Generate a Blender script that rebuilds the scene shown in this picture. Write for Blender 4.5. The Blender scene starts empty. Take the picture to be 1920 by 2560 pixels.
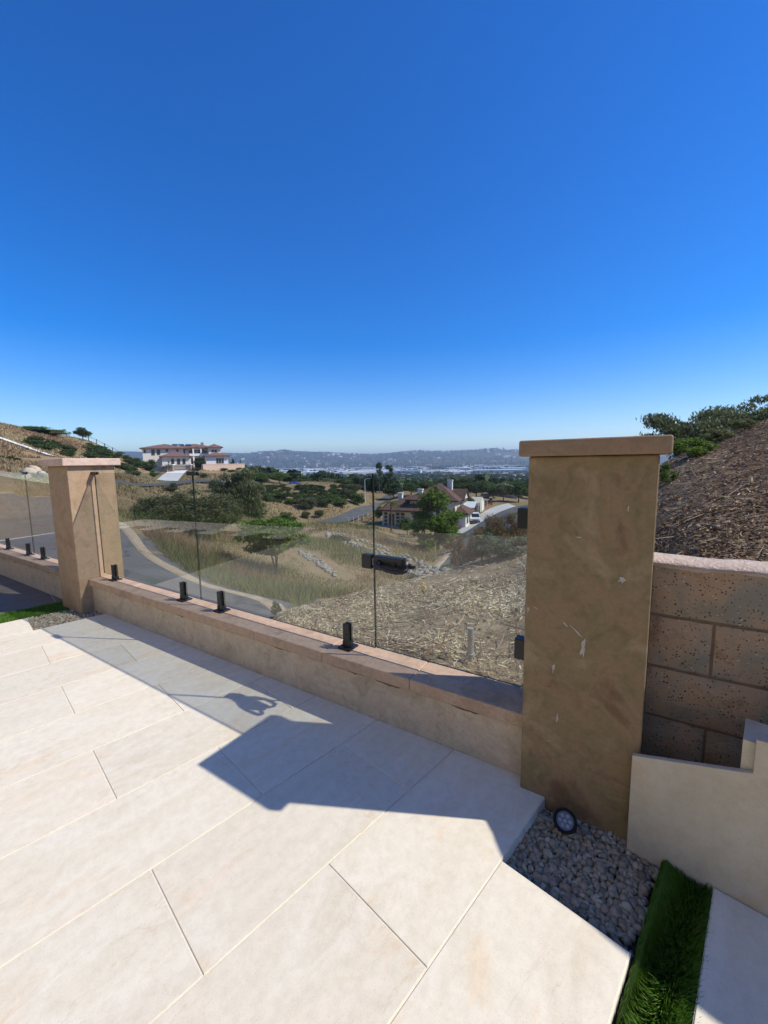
import bpy, bmesh, math, random
import numpy as np
from mathutils import Vector, Matrix, noise

random.seed(7)
RNG = np.random.default_rng(11)
R = math.radians
scene = bpy.context.scene
COL = scene.collection

# ------------------------------------------------------------------ camera
CAM_H, F_PX, PITCH, ROLL = 1.55, 1023.0, R(6.897), R(-0.871)
def _axes():
    c, s = math.cos(PITCH), math.sin(PITCH)
    m = np.array([[1, 0, 0], [0, -s, -c], [0, c, -s]])
    c, s = math.cos(ROLL), math.sin(ROLL)
    return np.array([[c, -s, 0], [s, c, 0], [0, 0, 1]]) @ m      # rows: right, down, forward
AX = _axes()
cam_data = bpy.data.cameras.new('camera')
cam = bpy.data.objects.new('camera', cam_data)
COL.objects.link(cam)
cam_data.sensor_fit = 'VERTICAL'
cam_data.sensor_height = 24.0
cam_data.lens = 24.0 * F_PX / 2560.0
cam_data.clip_start = 0.02
cam_data.clip_end = 60000
mw = Matrix.Identity(4)
for i in range(3):
    mw[i][0], mw[i][1], mw[i][2] = AX[0][i], -AX[1][i], -AX[2][i]
mw[2][3] = CAM_H
cam.matrix_world = mw
scene.camera = cam

# ------------------------------------------------------------------ sky, sun, exposure
SUN_ELEV, SUN_AZ = R(45.7), R(96.9)            # azimuth clockwise from +Y
world = bpy.data.worlds.new('World')
scene.world = world
world.use_nodes = True
wt = world.node_tree
bg = wt.nodes['Background']
sky = wt.nodes.new('ShaderNodeTexSky')
sky.sky_type = 'NISHITA'
sky.sun_disc = False
sky.sun_elevation = SUN_ELEV
sky.sun_rotation = SUN_AZ
sky.altitude = 200
sky.air_density = 1.0
sky.dust_density = 0.0
sky.ozone_density = 4.0
hs = wt.nodes.new('ShaderNodeHueSaturation')
hs.inputs['Saturation'].default_value = 1.5
hs.inputs['Hue'].default_value = 0.515
wt.links.new(sky.outputs[0], hs.inputs['Color'])
wt.links.new(hs.outputs[0], bg.inputs[0])
bg.inputs[1].default_value = 0.14
HAZE = 1.45e-4
sun_data = bpy.data.lights.new('sun', 'SUN')
sun_data.energy = 4.2
sun_data.angle = R(0.55)
sun_data.color = (1.0, 0.955, 0.87)
sun = bpy.data.objects.new('sun', sun_data)
COL.objects.link(sun)
to_sun = Vector((math.sin(SUN_AZ) * math.cos(SUN_ELEV), math.cos(SUN_AZ) * math.cos(SUN_ELEV), math.sin(SUN_ELEV)))
sun.rotation_euler = (-to_sun).to_track_quat('-Z', 'Y').to_euler()
sun.location = (20, 0, 30)
scene.view_settings.view_transform = 'Standard'
scene.view_settings.look = 'None'
scene.view_settings.exposure = 0.36
scene.view_settings.gamma = 1.0
scene.render.engine = 'CYCLES'
scene.cycles.use_denoising = True
scene.cycles.max_bounces = 10
scene.cycles.transparent_max_bounces = 24
scene.cycles.volume_bounces = 0
scene.cycles.sample_clamp_indirect = 6.0

# ------------------------------------------------------------------ layout helpers
CAMP = np.array([0, 0, CAM_H])
def ray(u, v):
    return AX.T @ np.array([(u - 960) / F_PX, (v - 1280) / F_PX, 1.0])
def at(u, v, D):                                # point seen at photo pixel u,v, at horizontal distance D
    d = ray(u, v)
    return CAMP + d * D / math.hypot(d[0], d[1])
def at_z(u, v, z):
    d = ray(u, v)
    return CAMP + d * (z - CAM_H) / d[2]
_w = R(-57.22)
WD = np.array([math.sin(_w), math.cos(_w), 0.0])    # along the fence wall, towards the far pillar
WN = np.array([-WD[1], WD[0], 0.0])                 # out of the wall face, towards the patio
_t = R(43.86)
TA = np.array([math.sin(_t), math.cos(_t), 0.0])    # tile length
TB = np.array([math.cos(_t), -math.sin(_t), 0.0])   # tile width
UP = np.array([0, 0, 1.0])
def wp(s, n, z): return s * WD + n * WN + z * UP
def tp(a, b, z): return a * TA + b * TB + z * UP
I3 = (np.array([1.0, 0, 0]), np.array([0, 1.0, 0]), UP)
WF = (WD, WN, UP)
TF = (TA, TB, UP)

# ------------------------------------------------------------------ object helpers
def props(o, label=None, cat=None, group=None, kind=None):
    if label: o['label'] = label
    if cat: o['category'] = cat
    if group: o['group'] = group
    if kind: o['kind'] = kind
    return o
def empty(name, loc, label=None, cat=None, group=None, rz=0.0, scale=1.0):
    o = bpy.data.objects.new(name, None)
    COL.objects.link(o)
    o.empty_display_size = 0.2
    o.location = tuple(loc)
    o.rotation_euler = (0, 0, rz)
    o.scale = (scale,) * 3 if not hasattr(scale, '__len__') else scale
    return props(o, label, cat, group)
def link(name, me, parent=None, loc=(0, 0, 0), rz=0.0, scale=1.0):
    o = bpy.data.objects.new(name, me)
    COL.objects.link(o)
    o.location = tuple(loc)
    o.rotation_euler = (0, 0, rz) if not hasattr(rz, '__len__') else rz
    o.scale = (scale,) * 3 if not hasattr(scale, '__len__') else scale
    if parent: o.parent = parent
    return o
def fast_mesh(name, V, F, mat=None, tint=None, smooth=False):
    V = np.asarray(V, np.float32); F = np.asarray(F, np.int32)
    me = bpy.data.meshes.new(name)
    me.vertices.add(len(V)); me.vertices.foreach_set('co', V.ravel())
    k = F.shape[1]
    me.loops.add(F.size); me.loops.foreach_set('vertex_index', F.ravel())
    me.polygons.add(len(F)); me.polygons.foreach_set('loop_start', np.arange(0, F.size, k, dtype=np.int32))
    me.update(calc_edges=True)
    if tint is not None:
        at_ = me.attributes.new('tint', 'FLOAT', 'POINT')
        at_.data.foreach_set('value', np.asarray(tint, np.float32))
    if smooth:
        me.polygons.foreach_set('use_smooth', np.ones(len(F), bool))
    if mat: me.materials.append(mat)
    return me
class MB:
    """collects shapes; axes/origin give the frame the shapes are written in"""
    def __init__(self, origin=(0, 0, 0), axes=I3):
        self.v, self.f, self.o, self.ax = [], [], np.array(origin, float), axes
    def pt(self, p):
        return self.o + p[0] * self.ax[0] + p[1] * self.ax[1] + p[2] * self.ax[2]
    def add(self, pts, faces):
        b = len(self.v)
        self.v += [tuple(self.pt(p)) for p in pts]
        self.f += [tuple(i + b for i in f) for f in faces]
        return self
    def box(self, x0, x1, y0, y1, z0, z1):
        p = [(x0, y0, z0), (x1, y0, z0), (x1, y1, z0), (x0, y1, z0), (x0, y0, z1), (x1, y0, z1), (x1, y1, z1), (x0, y1, z1)]
        return self.add(p, [(0, 3, 2, 1), (4, 5, 6, 7), (0, 1, 5, 4), (1, 2, 6, 5), (2, 3, 7, 6), (3, 0, 4, 7)])
    def prism(self, poly, z0, z1):
        n = len(poly)
        p = [(q[0], q[1], z0) for q in poly] + [(q[0], q[1], z1) for q in poly]
        return self.add(p, [tuple(range(n - 1, -1, -1)), tuple(range(n, 2 * n))] + [(i, (i + 1) % n, (i + 1) % n + n, i + n) for i in range(n)])
    def extrude(self, poly, d):
        """poly: 3d points; d: offset vector"""
        n = len(poly)
        p = [tuple(q) for q in poly] + [tuple(np.array(q) + np.array(d)) for q in poly]
        return self.add(p, [tuple(range(n - 1, -1, -1)), tuple(range(n, 2 * n))] + [(i, (i + 1) % n, (i + 1) % n + n, i + n) for i in range(n)])
    def hip(self, x0, x1, y0, y1, z, h, run=None, t=0.25):
        w = min(x1 - x0, y1 - y0) / 2
        run = w if run is None else run
        if x1 - x0 >= y1 - y0:
            ym = (y0 + y1) / 2; r = [(x0 + run, ym, z + h), (x1 - run, ym, z + h)]
        else:
            xm = (x0 + x1) / 2; r = [(xm, y0 + run, z + h), (xm, y1 - run, z + h)]
        p = [(x0, y0, z), (x1, y0, z), (x1, y1, z), (x0, y1, z)] + r + [(x0, y0, z - t), (x1, y0, z - t), (x1, y1, z - t), (x0, y1, z - t)]
        if x1 - x0 >= y1 - y0:
            f = [(0, 1, 5, 4), (1, 2, 5), (2, 3, 4, 5), (3, 0, 4)]
        else:
            f = [(0, 1, 4), (1, 2, 5, 4), (2, 3, 5), (3, 0, 4, 5)]
        return self.add(p, f + [(6, 7, 1, 0), (7, 8, 2, 1), (8, 9, 3, 2), (9, 6, 0, 3), (9, 8, 7, 6)])
    def tube(self, pts, rad, n=8, caps=True):
        pts = [np.array(p, float) for p in pts]
        rad = [rad] * len(pts) if not hasattr(rad, '__len__') else rad
        ring = []
        for i, p in enumerate(pts):
            d = pts[min(i + 1, len(pts) - 1)] - pts[max(i - 1, 0)]
            d = d / (np.linalg.norm(d) + 1e-9)
            a = np.array([0, 0, 1.0]) if abs(d[2]) < 0.9 else np.array([1.0, 0, 0])
            x = np.cross(d, a); x /= np.linalg.norm(x); y = np.cross(d, x)
            ring.append([p + rad[i] * (math.cos(2 * math.pi * k / n) * x + math.sin(2 * math.pi * k / n) * y) for k in range(n)])
        P = [q for r_ in ring for q in r_]
        F = []
        for i in range(len(pts) - 1):
            for k in range(n):
                F.append((i * n + k, i * n + (k + 1) % n, (i + 1) * n + (k + 1) % n, (i + 1) * n + k))
        if caps:
            F += [tuple(range(n - 1, -1, -1)), tuple((len(pts) - 1) * n + k for k in range(n))]
        return self.add(P, F)
    def build(self, name, mat, parent=None, bevel=0.0, seg=2, smooth=False, pivot=None):
        V = np.array(self.v)
        if parent is not None:
            off = np.zeros(3) if parent.get('_local') else np.array(parent.location)
        elif pivot is not None:
            off = np.array(pivot)
        else:
            off = np.array([(V[:, 0].min() + V[:, 0].max()) / 2, (V[:, 1].min() + V[:, 1].max()) / 2, V[:, 2].min()])
        me = bpy.data.meshes.new(name)
        me.from_pydata((V - off).tolist(), [], self.f)
        me.update()
        if smooth: me.polygons.foreach_set('use_smooth', np.ones(len(me.polygons), bool))
        for m in (mat if isinstance(mat, (list, tuple)) else [mat]): me.materials.append(m)
        o = link(name, me, parent, (0, 0, 0) if parent is not None else off)
        if bevel:
            md = o.modifiers.new('bevel', 'BEVEL'); md.width = bevel; md.segments = seg; md.limit_method = 'ANGLE'
            md.harden_normals = False
        return o

# ------------------------------------------------------------------ materials
def new_mat(name):
    m = bpy.data.materials.new(name); m.use_nodes = True
    return m, m.node_tree, m.node_tree.nodes['Principled BSDF']
def ramp(nt, fac, cols, lo=0.3, hi=0.7):
    r = nt.nodes.new('ShaderNodeValToRGB')
    el = r.color_ramp.elements
    while len(el) < len(cols): el.new(0.5)
    for i, c in enumerate(cols):
        el[i].position = lo + (hi - lo) * i / max(1, len(cols) - 1)
        el[i].color = (*c, 1)
    nt.links.new(fac, r.inputs[0])
    return r.outputs[0]
def coords(nt, kind='Object', rnd=False, scale=None):
    tc = nt.nodes.new('ShaderNodeTexCoord')
    out = tc.outputs[kind]
    if rnd:
        oi = nt.nodes.new('ShaderNodeObjectInfo')
        mul = nt.nodes.new('ShaderNodeVectorMath'); mul.operation = 'SCALE'
        cmb = nt.nodes.new('ShaderNodeCombineXYZ')
        nt.links.new(oi.outputs['Random'], cmb.inputs[0]); nt.links.new(oi.outputs['Random'], cmb.inputs[1])
        mul.inputs['Scale'].default_value = 137.0
        nt.links.new(cmb.outputs[0], mul.inputs[0])
        ad = nt.nodes.new('ShaderNodeVectorMath')
        nt.links.new(out, ad.inputs[0]); nt.links.new(mul.outputs[0], ad.inputs[1])
        out = ad.outputs[0]
    if scale:
        mp = nt.nodes.new('ShaderNodeMapping'); mp.inputs['Scale'].default_value = scale
        nt.links.new(out, mp.inputs[0]); out = mp.outputs[0]
    return out
def tex(nt, vec, scale, detail=6, rough=0.6, dist=0.0):
    n = nt.nodes.new('ShaderNodeTexNoise')
    n.inputs['Scale'].default_value = scale; n.inputs['Detail'].default_value = detail
    n.inputs['Roughness'].default_value = rough; n.inputs['Distortion'].default_value = dist
    nt.links.new(vec, n.inputs['Vector'])
    return n.outputs[0]
def mixc(nt, fac, a, b, mode='MIX'):
    m = nt.nodes.new('ShaderNodeMix'); m.data_type = 'RGBA'; m.blend_type = mode
    for s_, val in ((m.inputs[0], fac), (m.inputs[6], a), (m.inputs[7], b)):
        if hasattr(val, 'links'): nt.links.new(val, s_)
        elif hasattr(val, '__len__'): s_.default_value = (*val, 1) if len(val) == 3 else val
        else: s_.default_value = val
    return m.outputs[2]
def bump(nt, bsdf, h, strength=0.3, dist=0.01, chain=None):
    b = nt.nodes.new('ShaderNodeBump'); b.inputs['Strength'].default_value = strength; b.inputs['Distance'].default_value = dist
    nt.links.new(h, b.inputs['Height'])
    if chain: nt.links.new(chain, b.inputs['Normal'])
    nt.links.new(b.outputs[0], bsdf.inputs['Normal'])
    return b.outputs[0]
def mat(name, cols, scale=3.0, rough=0.85, detail=6, bs=0.0, bscale=40.0, bdist=0.01, spec=0.3, rnd=False, kind='Object', lo=0.3, hi=0.7, metal=0.0, stretch=None):
    m, nt, b = new_mat(name)
    b.inputs['Roughness'].default_value = rough
    b.inputs['Specular IOR Level'].default_value = spec
    b.inputs['Metallic'].default_value = metal
    if len(cols) == 1 and not bs:
        b.inputs['Base Color'].default_value = (*cols[0], 1)
        return m
    vec = coords(nt, kind, rnd, stretch)
    if len(cols) > 1:
        nt.links.new(ramp(nt, tex(nt, vec, scale, detail), cols, lo, hi), b.inputs['Base Color'])
    else:
        b.inputs['Base Color'].default_value = (*cols[0], 1)
    if bs: bump(nt, b, tex(nt, vec, bscale, 4), bs, bdist)
    return m
def leaf_mat(name, cols, trans=0.35, rough=0.6):
    """leaf cards: tint attribute picks the colour, some light passes through"""
    m, nt, b = new_mat(name)
    a = nt.nodes.new('ShaderNodeAttribute'); a.attribute_name = 'tint'
    c = ramp(nt, a.outputs['Fac'], cols, 0.0, 1.0)
    oi = nt.nodes.new('ShaderNodeObjectInfo')
    hs_ = nt.nodes.new('ShaderNodeHueSaturation')
    mr = nt.nodes.new('ShaderNodeMapRange'); mr.inputs[3].default_value = 0.75; mr.inputs[4].default_value = 1.2
    nt.links.new(oi.outputs['Random'], mr.inputs[0]); nt.links.new(mr.outputs[0], hs_.inputs['Value'])
    nt.links.new(c, hs_.inputs['Color'])
    b.inputs['Roughness'].default_value = rough
    b.inputs['Specular IOR Level'].default_value = 0.25
    nt.links.new(hs_.outputs[0], b.inputs['Base Color'])
    if trans:
        tr = nt.nodes.new('ShaderNodeBsdfTranslucent')
        nt.links.new(hs_.outputs[0], tr.inputs[0])
        mx = nt.nodes.new('ShaderNodeMixShader'); mx.inputs[0].default_value = trans
        nt.links.new(b.outputs[0], mx.inputs[1]); nt.links.new(tr.outputs[0], mx.inputs[2])
        nt.links.new(mx.outputs[0], nt.nodes['Material Output'].inputs[0])
    return m

def stone_tile_mat(name, base, k=1.0):
    """porcelain paver: clouds, peach veining along the slab, specks, and a slightly different batch tone for each paver"""
    m, nt, b = new_mat(name)
    v = coords(nt, 'Object', True)
    vs = coords(nt, 'Object', True, (0.7, 1.9, 1))
    n1 = tex(nt, vs, 1.5, 9, 0.6, 0.7)
    c1 = ramp(nt, n1, base, 0.32, 0.68)
    n5 = tex(nt, vs, 2.3, 7, 0.6, 1.1)
    peach = ramp(nt, n5, [(1.0, 1.0, 1.0), (1.0, 1.0, 1.0), (1.0, 0.93, 0.86)], 0.50, 0.66)
    c1 = mixc(nt, 1.0, c1, peach, 'MULTIPLY')
    n2 = tex(nt, v, 22, 6, 0.72)
    c2 = mixc(nt, 0.5, c1, ramp(nt, n2, [(0.80, 0.78, 0.74), (1.0, 1.0, 1.0)], 0.34, 0.6), 'MULTIPLY')
    n3 = tex(nt, vs, 2.6, 11, 0.62, 1.4)
    vein = ramp(nt, n3, [(1, 1, 1), (0.80, 0.68, 0.56), (1, 1, 1)], 0.485, 0.525)
    msk = ramp(nt, tex(nt, v, 1.9, 4, 0.6), [(0, 0, 0), (0.55, 0.55, 0.55)], 0.5, 0.68)
    c3 = mixc(nt, msk, c2, vein, 'MULTIPLY')
    n4 = tex(nt, v, 210, 3, 0.6)
    c4 = mixc(nt, 0.55, c3, ramp(nt, n4, [(0.66, 0.62, 0.56), (1, 1, 1)], 0.30, 0.42), 'MULTIPLY')
    oi = nt.nodes.new('ShaderNodeObjectInfo'); mr = nt.nodes.new('ShaderNodeMapRange'); mr.inputs[3].default_value = 0.94; mr.inputs[4].default_value = 1.03
    nt.links.new(oi.outputs['Random'], mr.inputs[0])
    hv = nt.nodes.new('ShaderNodeHueSaturation'); nt.links.new(mr.outputs[0], hv.inputs['Value']); nt.links.new(c4, hv.inputs['Color'])
    nt.links.new(hv.outputs[0], b.inputs['Base Color'])
    rr_ = nt.nodes.new('ShaderNodeMapRange'); rr_.inputs[3].default_value = 0.5; rr_.inputs[4].default_value = 0.75
    nt.links.new(n2, rr_.inputs[0]); nt.links.new(rr_.outputs[0], b.inputs['Roughness'])
    b.inputs['Specular IOR Level'].default_value = 0.3
    bump(nt, b, n2, 0.18, 0.004, bump(nt, b, n1, 0.15, 0.01))
    return m
def stucco_mat(name, cols, scale=3.2, streaks=True):
    m, nt, b = new_mat(name)
    v = coords(nt, 'Object')
    n1 = tex(nt, v, scale, 7, 0.55, 0.8)
    c = ramp(nt, n1, cols, 0.36, 0.64)
    n2 = tex(nt, v, scale * 3.7, 6, 0.6, 1.2)
    c = mixc(nt, 0.5, c, ramp(nt, n2, [(0.70, 0.70, 0.62), (1, 1, 1), (1.12, 0.98, 0.9)], 0.36, 0.64), 'MULTIPLY')
    n6 = tex(nt, v, 55, 6, 0.7)
    c = mixc(nt, 0.5, c, ramp(nt, n6, [(0.78, 0.76, 0.72), (1.06, 1.06, 1.05)], 0.34, 0.62), 'MULTIPLY')
    if streaks:
        vs = coords(nt, 'Object', False, (9, 9, 1.6))
        n3 = tex(nt, vs, 1.6, 5, 0.7, 0.4)
        c = mixc(nt, ramp(nt, n3, [(0, 0, 0), (0.6, 0.6, 0.6)], 0.675, 0.73), c, (0.62, 0.57, 0.52))
    nt.links.new(c, b.inputs['Base Color'])
    b.inputs['Roughness'].default_value = 0.72
    b.inputs['Specular IOR Level'].default_value = 0.25
    n4 = tex(nt, v, 170, 5, 0.65)
    bump(nt, b, n4, 0.32, 0.003, bump(nt, b, n2, 0.22, 0.012))
    return m

M = {}
M['tile'] = stone_tile_mat('pale_stone_tile', [(0.68, 0.60, 0.46), (0.76, 0.69, 0.555), (0.72, 0.645, 0.50), (0.77, 0.675, 0.545)])
M['tile_tan_shaded'] = stone_tile_mat('shaded_tan_tile', [(0.13, 0.105, 0.082), (0.19, 0.155, 0.12), (0.155, 0.125, 0.098), (0.21, 0.17, 0.135)])  # tan tile darkened: the shade over the side terrace is put into its colour
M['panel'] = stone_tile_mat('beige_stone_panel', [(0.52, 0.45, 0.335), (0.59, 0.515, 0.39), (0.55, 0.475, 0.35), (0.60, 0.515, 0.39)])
M['grout'] = mat('grout', [(0.60, 0.53, 0.41), (0.74, 0.67, 0.54), (0.66, 0.59, 0.46)], 30, 0.9, bs=0.2, bscale=200, bdist=0.002)
M['slabside'] = mat('slab_side', [(0.30, 0.28, 0.25), (0.40, 0.37, 0.33)], 12, 0.9)
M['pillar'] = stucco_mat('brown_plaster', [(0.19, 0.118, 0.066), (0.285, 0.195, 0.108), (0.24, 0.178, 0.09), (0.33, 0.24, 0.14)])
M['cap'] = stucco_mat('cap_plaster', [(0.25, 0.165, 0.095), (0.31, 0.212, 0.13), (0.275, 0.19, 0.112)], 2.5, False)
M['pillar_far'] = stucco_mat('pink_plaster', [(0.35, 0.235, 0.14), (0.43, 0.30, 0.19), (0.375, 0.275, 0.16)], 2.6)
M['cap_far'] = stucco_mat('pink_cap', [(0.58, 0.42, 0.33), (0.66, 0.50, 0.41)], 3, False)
M['copestone'] = stucco_mat('pink_coping', [(0.42, 0.285, 0.19), (0.51, 0.36, 0.25), (0.46, 0.325, 0.215)], 4, False)
M['wallstucco'] = stucco_mat('pale_wall_plaster', [(0.48, 0.385, 0.275), (0.57, 0.475, 0.35), (0.53, 0.42, 0.305), (0.61, 0.515, 0.39)], 3.0)
M['mortar'] = mat('mortar', [(0.15, 0.105, 0.07), (0.22, 0.155, 0.105)], 20, 0.95, bs=0.5, bscale=90)
M['mortarcap'] = mat('mortar_cap', [(0.40, 0.31, 0.245), (0.54, 0.43, 0.35), (0.47, 0.365, 0.29)], 14, 0.95, bs=0.8, bscale=60, bdist=0.02)
M['black'] = mat('black_metal', [(0.012, 0.012, 0.013)], rough=0.42, spec=0.5)
M['steel'] = mat('galvanised_steel', [(0.36, 0.37, 0.36), (0.46, 0.46, 0.45), (0.22, 0.2, 0.18)], 18, 0.55, metal=0.5)
M['asphalt'] = mat('asphalt', [(0.095, 0.095, 0.092), (0.125, 0.125, 0.12), (0.11, 0.108, 0.104)], 0.5, 0.92, bs=0.3, bscale=60, bdist=0.01)
def asphalt_mat():
    m, nt, b = new_mat('asphalt')
    v = coords(nt)
    c = ramp(nt, tex(nt, v, .45, 7, .6), [(0.085, 0.085, 0.082), (0.125, 0.124, 0.118), (0.105, 0.103, 0.098), (0.145, 0.142, 0.134)], .36, .64)
    c = mixc(nt, .6, c, ramp(nt, tex(nt, v, 60, 4, .7), [(.6, .6, .6), (1.2, 1.2, 1.2)], .34, .62), 'MULTIPLY')
    vo = nt.nodes.new('ShaderNodeTexVoronoi'); vo.feature = 'DISTANCE_TO_EDGE'; vo.inputs['Scale'].default_value = .28
    nz = nt.nodes.new('ShaderNodeTexNoise'); nz.inputs['Scale'].default_value = 1.4; nz.inputs['Detail'].default_value = 6
    nt.links.new(v, nz.inputs['Vector'])
    wob = nt.nodes.new('ShaderNodeVectorMath'); wob.operation = 'MULTIPLY_ADD'; wob.inputs[1].default_value = (1.1, 1.1, 1.1)
    nt.links.new(nz.outputs['Color'], wob.inputs[0]); nt.links.new(v, wob.inputs[2]); nt.links.new(wob.outputs[0], vo.inputs['Vector'])
    c = mixc(nt, ramp(nt, vo.outputs['Distance'], [(.75, .75, .75), (0, 0, 0)], .004, .012), c, (0.03, 0.03, 0.03))
    nt.links.new(c, b.inputs['Base Color']); b.inputs['Roughness'].default_value = .92
    bump(nt, b, tex(nt, v, 70, 4), .3, .01)
    return m
M['asphalt'] = asphalt_mat()
M['kerb'] = mat('sandy_kerb', [(0.26, 0.19, 0.12), (0.42, 0.33, 0.22), (0.34, 0.26, 0.165)], 2.2, 0.95, bs=0.6, bscale=14, bdist=0.04)
M['concrete'] = mat('concrete', [(0.50, 0.47, 0.42), (0.58, 0.55, 0.50)], 0.6, 0.9)
M['white_conc'] = mat('white_concrete', [(0.66, 0.64, 0.60), (0.72, 0.70, 0.66)], 0.4, 0.9)

def block_mat():
    m, nt, b = new_mat('split_face_block')
    v = coords(nt, 'Object', True)
    n1 = tex(nt, v, 5, 6, 0.6, 0.4)
    c = ramp(nt, n1, [(0.30, 0.195, 0.115), (0.41, 0.275, 0.165), (0.35, 0.26, 0.17), (0.26, 0.23, 0.165)], 0.38, 0.60)
    vo = nt.nodes.new('ShaderNodeTexVoronoi'); vo.inputs['Scale'].default_value = 100; vo.inputs['Randomness'].default_value = 1.0
    nz = nt.nodes.new('ShaderNodeTexNoise'); nz.inputs['Scale'].default_value = 38; nz.inputs['Detail'].default_value = 3
    nt.links.new(v, nz.inputs['Vector'])
    wob = nt.nodes.new('ShaderNodeVectorMath'); wob.operation = 'MULTIPLY_ADD'; wob.inputs[1].default_value = (.022, .022, .022)
    nt.links.new(nz.outputs['Color'], wob.inputs[0]); nt.links.new(v, wob.inputs[2])
    nt.links.new(wob.outputs[0], vo.inputs['Vector'])
    n2 = tex(nt, v, 14, 3)
    thr = nt.nodes.new('ShaderNodeMath'); thr.operation = 'MULTIPLY'
    nt.links.new(n2, thr.inputs[0]); thr.inputs[1].default_value = 0.62
    lt = nt.nodes.new('ShaderNodeMath'); lt.operation = 'LESS_THAN'
    nt.links.new(vo.outputs['Distance'], lt.inputs[0]); nt.links.new(thr.outputs[0], lt.inputs[1])
    sep = nt.nodes.new('ShaderNodeSeparateColor'); nt.links.new(vo.outputs['Color'], sep.inputs[0])
    sel = nt.nodes.new('ShaderNodeMath'); sel.operation = 'GREATER_THAN'; nt.links.new(sep.outputs[0], sel.inputs[0]); sel.inputs[1].default_value = 0.6
    pit = nt.nodes.new('ShaderNodeMath'); pit.operation = 'MULTIPLY'; nt.links.new(lt.outputs[0], pit.inputs[0]); nt.links.new(sel.outputs[0], pit.inputs[1])
    c = mixc(nt, pit.outputs[0], c, (0.10, 0.065, 0.045))
    sel2 = nt.nodes.new('ShaderNodeMath'); sel2.operation = 'LESS_THAN'; nt.links.new(sep.outputs[0], sel2.inputs[0]); sel2.inputs[1].default_value = 0.07
    gr = nt.nodes.new('ShaderNodeMath'); gr.operation = 'MULTIPLY'; nt.links.new(lt.outputs[0], gr.inputs[0]); nt.links.new(sel2.outputs[0], gr.inputs[1])
    c = mixc(nt, gr.outputs[0], c, (0.46, 0.40, 0.32))
    nt.links.new(c, b.inputs['Base Color'])
    b.inputs['Roughness'].default_value = 0.95
    n3 = tex(nt, v, 45, 6, 0.7)
    bump(nt, b, n3, 0.6, 0.012)
    return m
M['block'] = block_mat()

def glass_mat(name, tint, fres=2.0):
    m, nt, b = new_mat(name)
    nt.nodes.remove(b)
    t = nt.nodes.new('ShaderNodeBsdfTransparent'); t.inputs[0].default_value = (*tint, 1)
    g = nt.nodes.new('ShaderNodeBsdfGlossy'); g.inputs['Roughness'].default_value = 0.0
    fr = nt.nodes.new('ShaderNodeFresnel'); fr.inputs[0].default_value = 1.5
    mul = nt.nodes.new('ShaderNodeMath'); mul.operation = 'MULTIPLY'; mul.inputs[1].default_value = fres
    geo = nt.nodes.new('ShaderNodeNewGeometry')          # reflect on the outer face only, the pair of faces counted together
    inv = nt.nodes.new('ShaderNodeMath'); inv.operation = 'SUBTRACT'; inv.inputs[0].default_value = 1.0
    nt.links.new(geo.outputs['Backfacing'], inv.inputs[1])
    m2 = nt.nodes.new('ShaderNodeMath'); m2.operation = 'MULTIPLY'
    nt.links.new(fr.outputs[0], m2.inputs[0]); nt.links.new(inv.outputs[0], m2.inputs[1])
    nt.links.new(m2.outputs[0], mul.inputs[0])
    mx = nt.nodes.new('ShaderNodeMixShader')
    nt.links.new(mul.outputs[0], mx.inputs[0]); nt.links.new(t.outputs[0], mx.inputs[1]); nt.links.new(g.outputs[0], mx.inputs[2])
    # thin film of dust and dried water marks
    df = nt.nodes.new('ShaderNodeBsdfDiffuse'); df.inputs[0].default_value = (0.6, 0.6, 0.57, 1)
    dn = ramp(nt, tex(nt, coords(nt, 'Object', False, (3.0, 3.0, .8)), 2.6, 8, .7, .6), [(0, 0, 0), (0.035, 0.035, 0.035)], .42, .72)
    mx2 = nt.nodes.new('ShaderNodeMixShader')
    nt.links.new(dn, mx2.inputs[0]); nt.links.new(mx.outputs[0], mx2.inputs[1]); nt.links.new(df.outputs[0], mx2.inputs[2])
    nt.links.new(mx2.outputs[0], nt.nodes['Material Output'].inputs[0])
    return m
M['glass'] = glass_mat('clear_glass', (0.882, 0.905, 0.886))
M['glass_edge'] = mat('glass_edge', [(0.012, 0.03, 0.026)], rough=0.15, spec=0.6)
M['glass_top'] = mat('glass_top_edge', [(0.30, 0.42, 0.38)], rough=0.25, spec=0.6)

# ------------------------------------------------------------------ terrain
def wsn(x, y): return x * WD[0] + y * WD[1], x * WN[0] + y * WN[1]
CTRL = []
def cD(*rows):
    for u, v, D in rows: CTRL.append(at(u, v, D))
def cZ(*rows):
    for u, v, z in rows: CTRL.append(at_z(u, v, z))
def cW(*rows):
    for s, n, z in rows: CTRL.append(wp(s, n, z))
# the road below the fence
cZ((0, 1390, -.2), (0, 1300, -.3), (0, 1250, -.36), (120, 1300, -.3), (250, 1300, -.33), (300, 1330, -.38), (330, 1390, -.42), (400, 1430, -.5),
   (500, 1478, -.62), (640, 1500, -.86), (760, 1522, -1.1))
cW((8, -2.3, -.2), (7, -3, -.25), (5, -2.6, -.28), (3.9, -2.6, -.36), (3.3, -2.3, -.25), (2.5, -2.3, .02))
cZ((560, 1512, -.58), (600, 1515, -.66))
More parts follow.
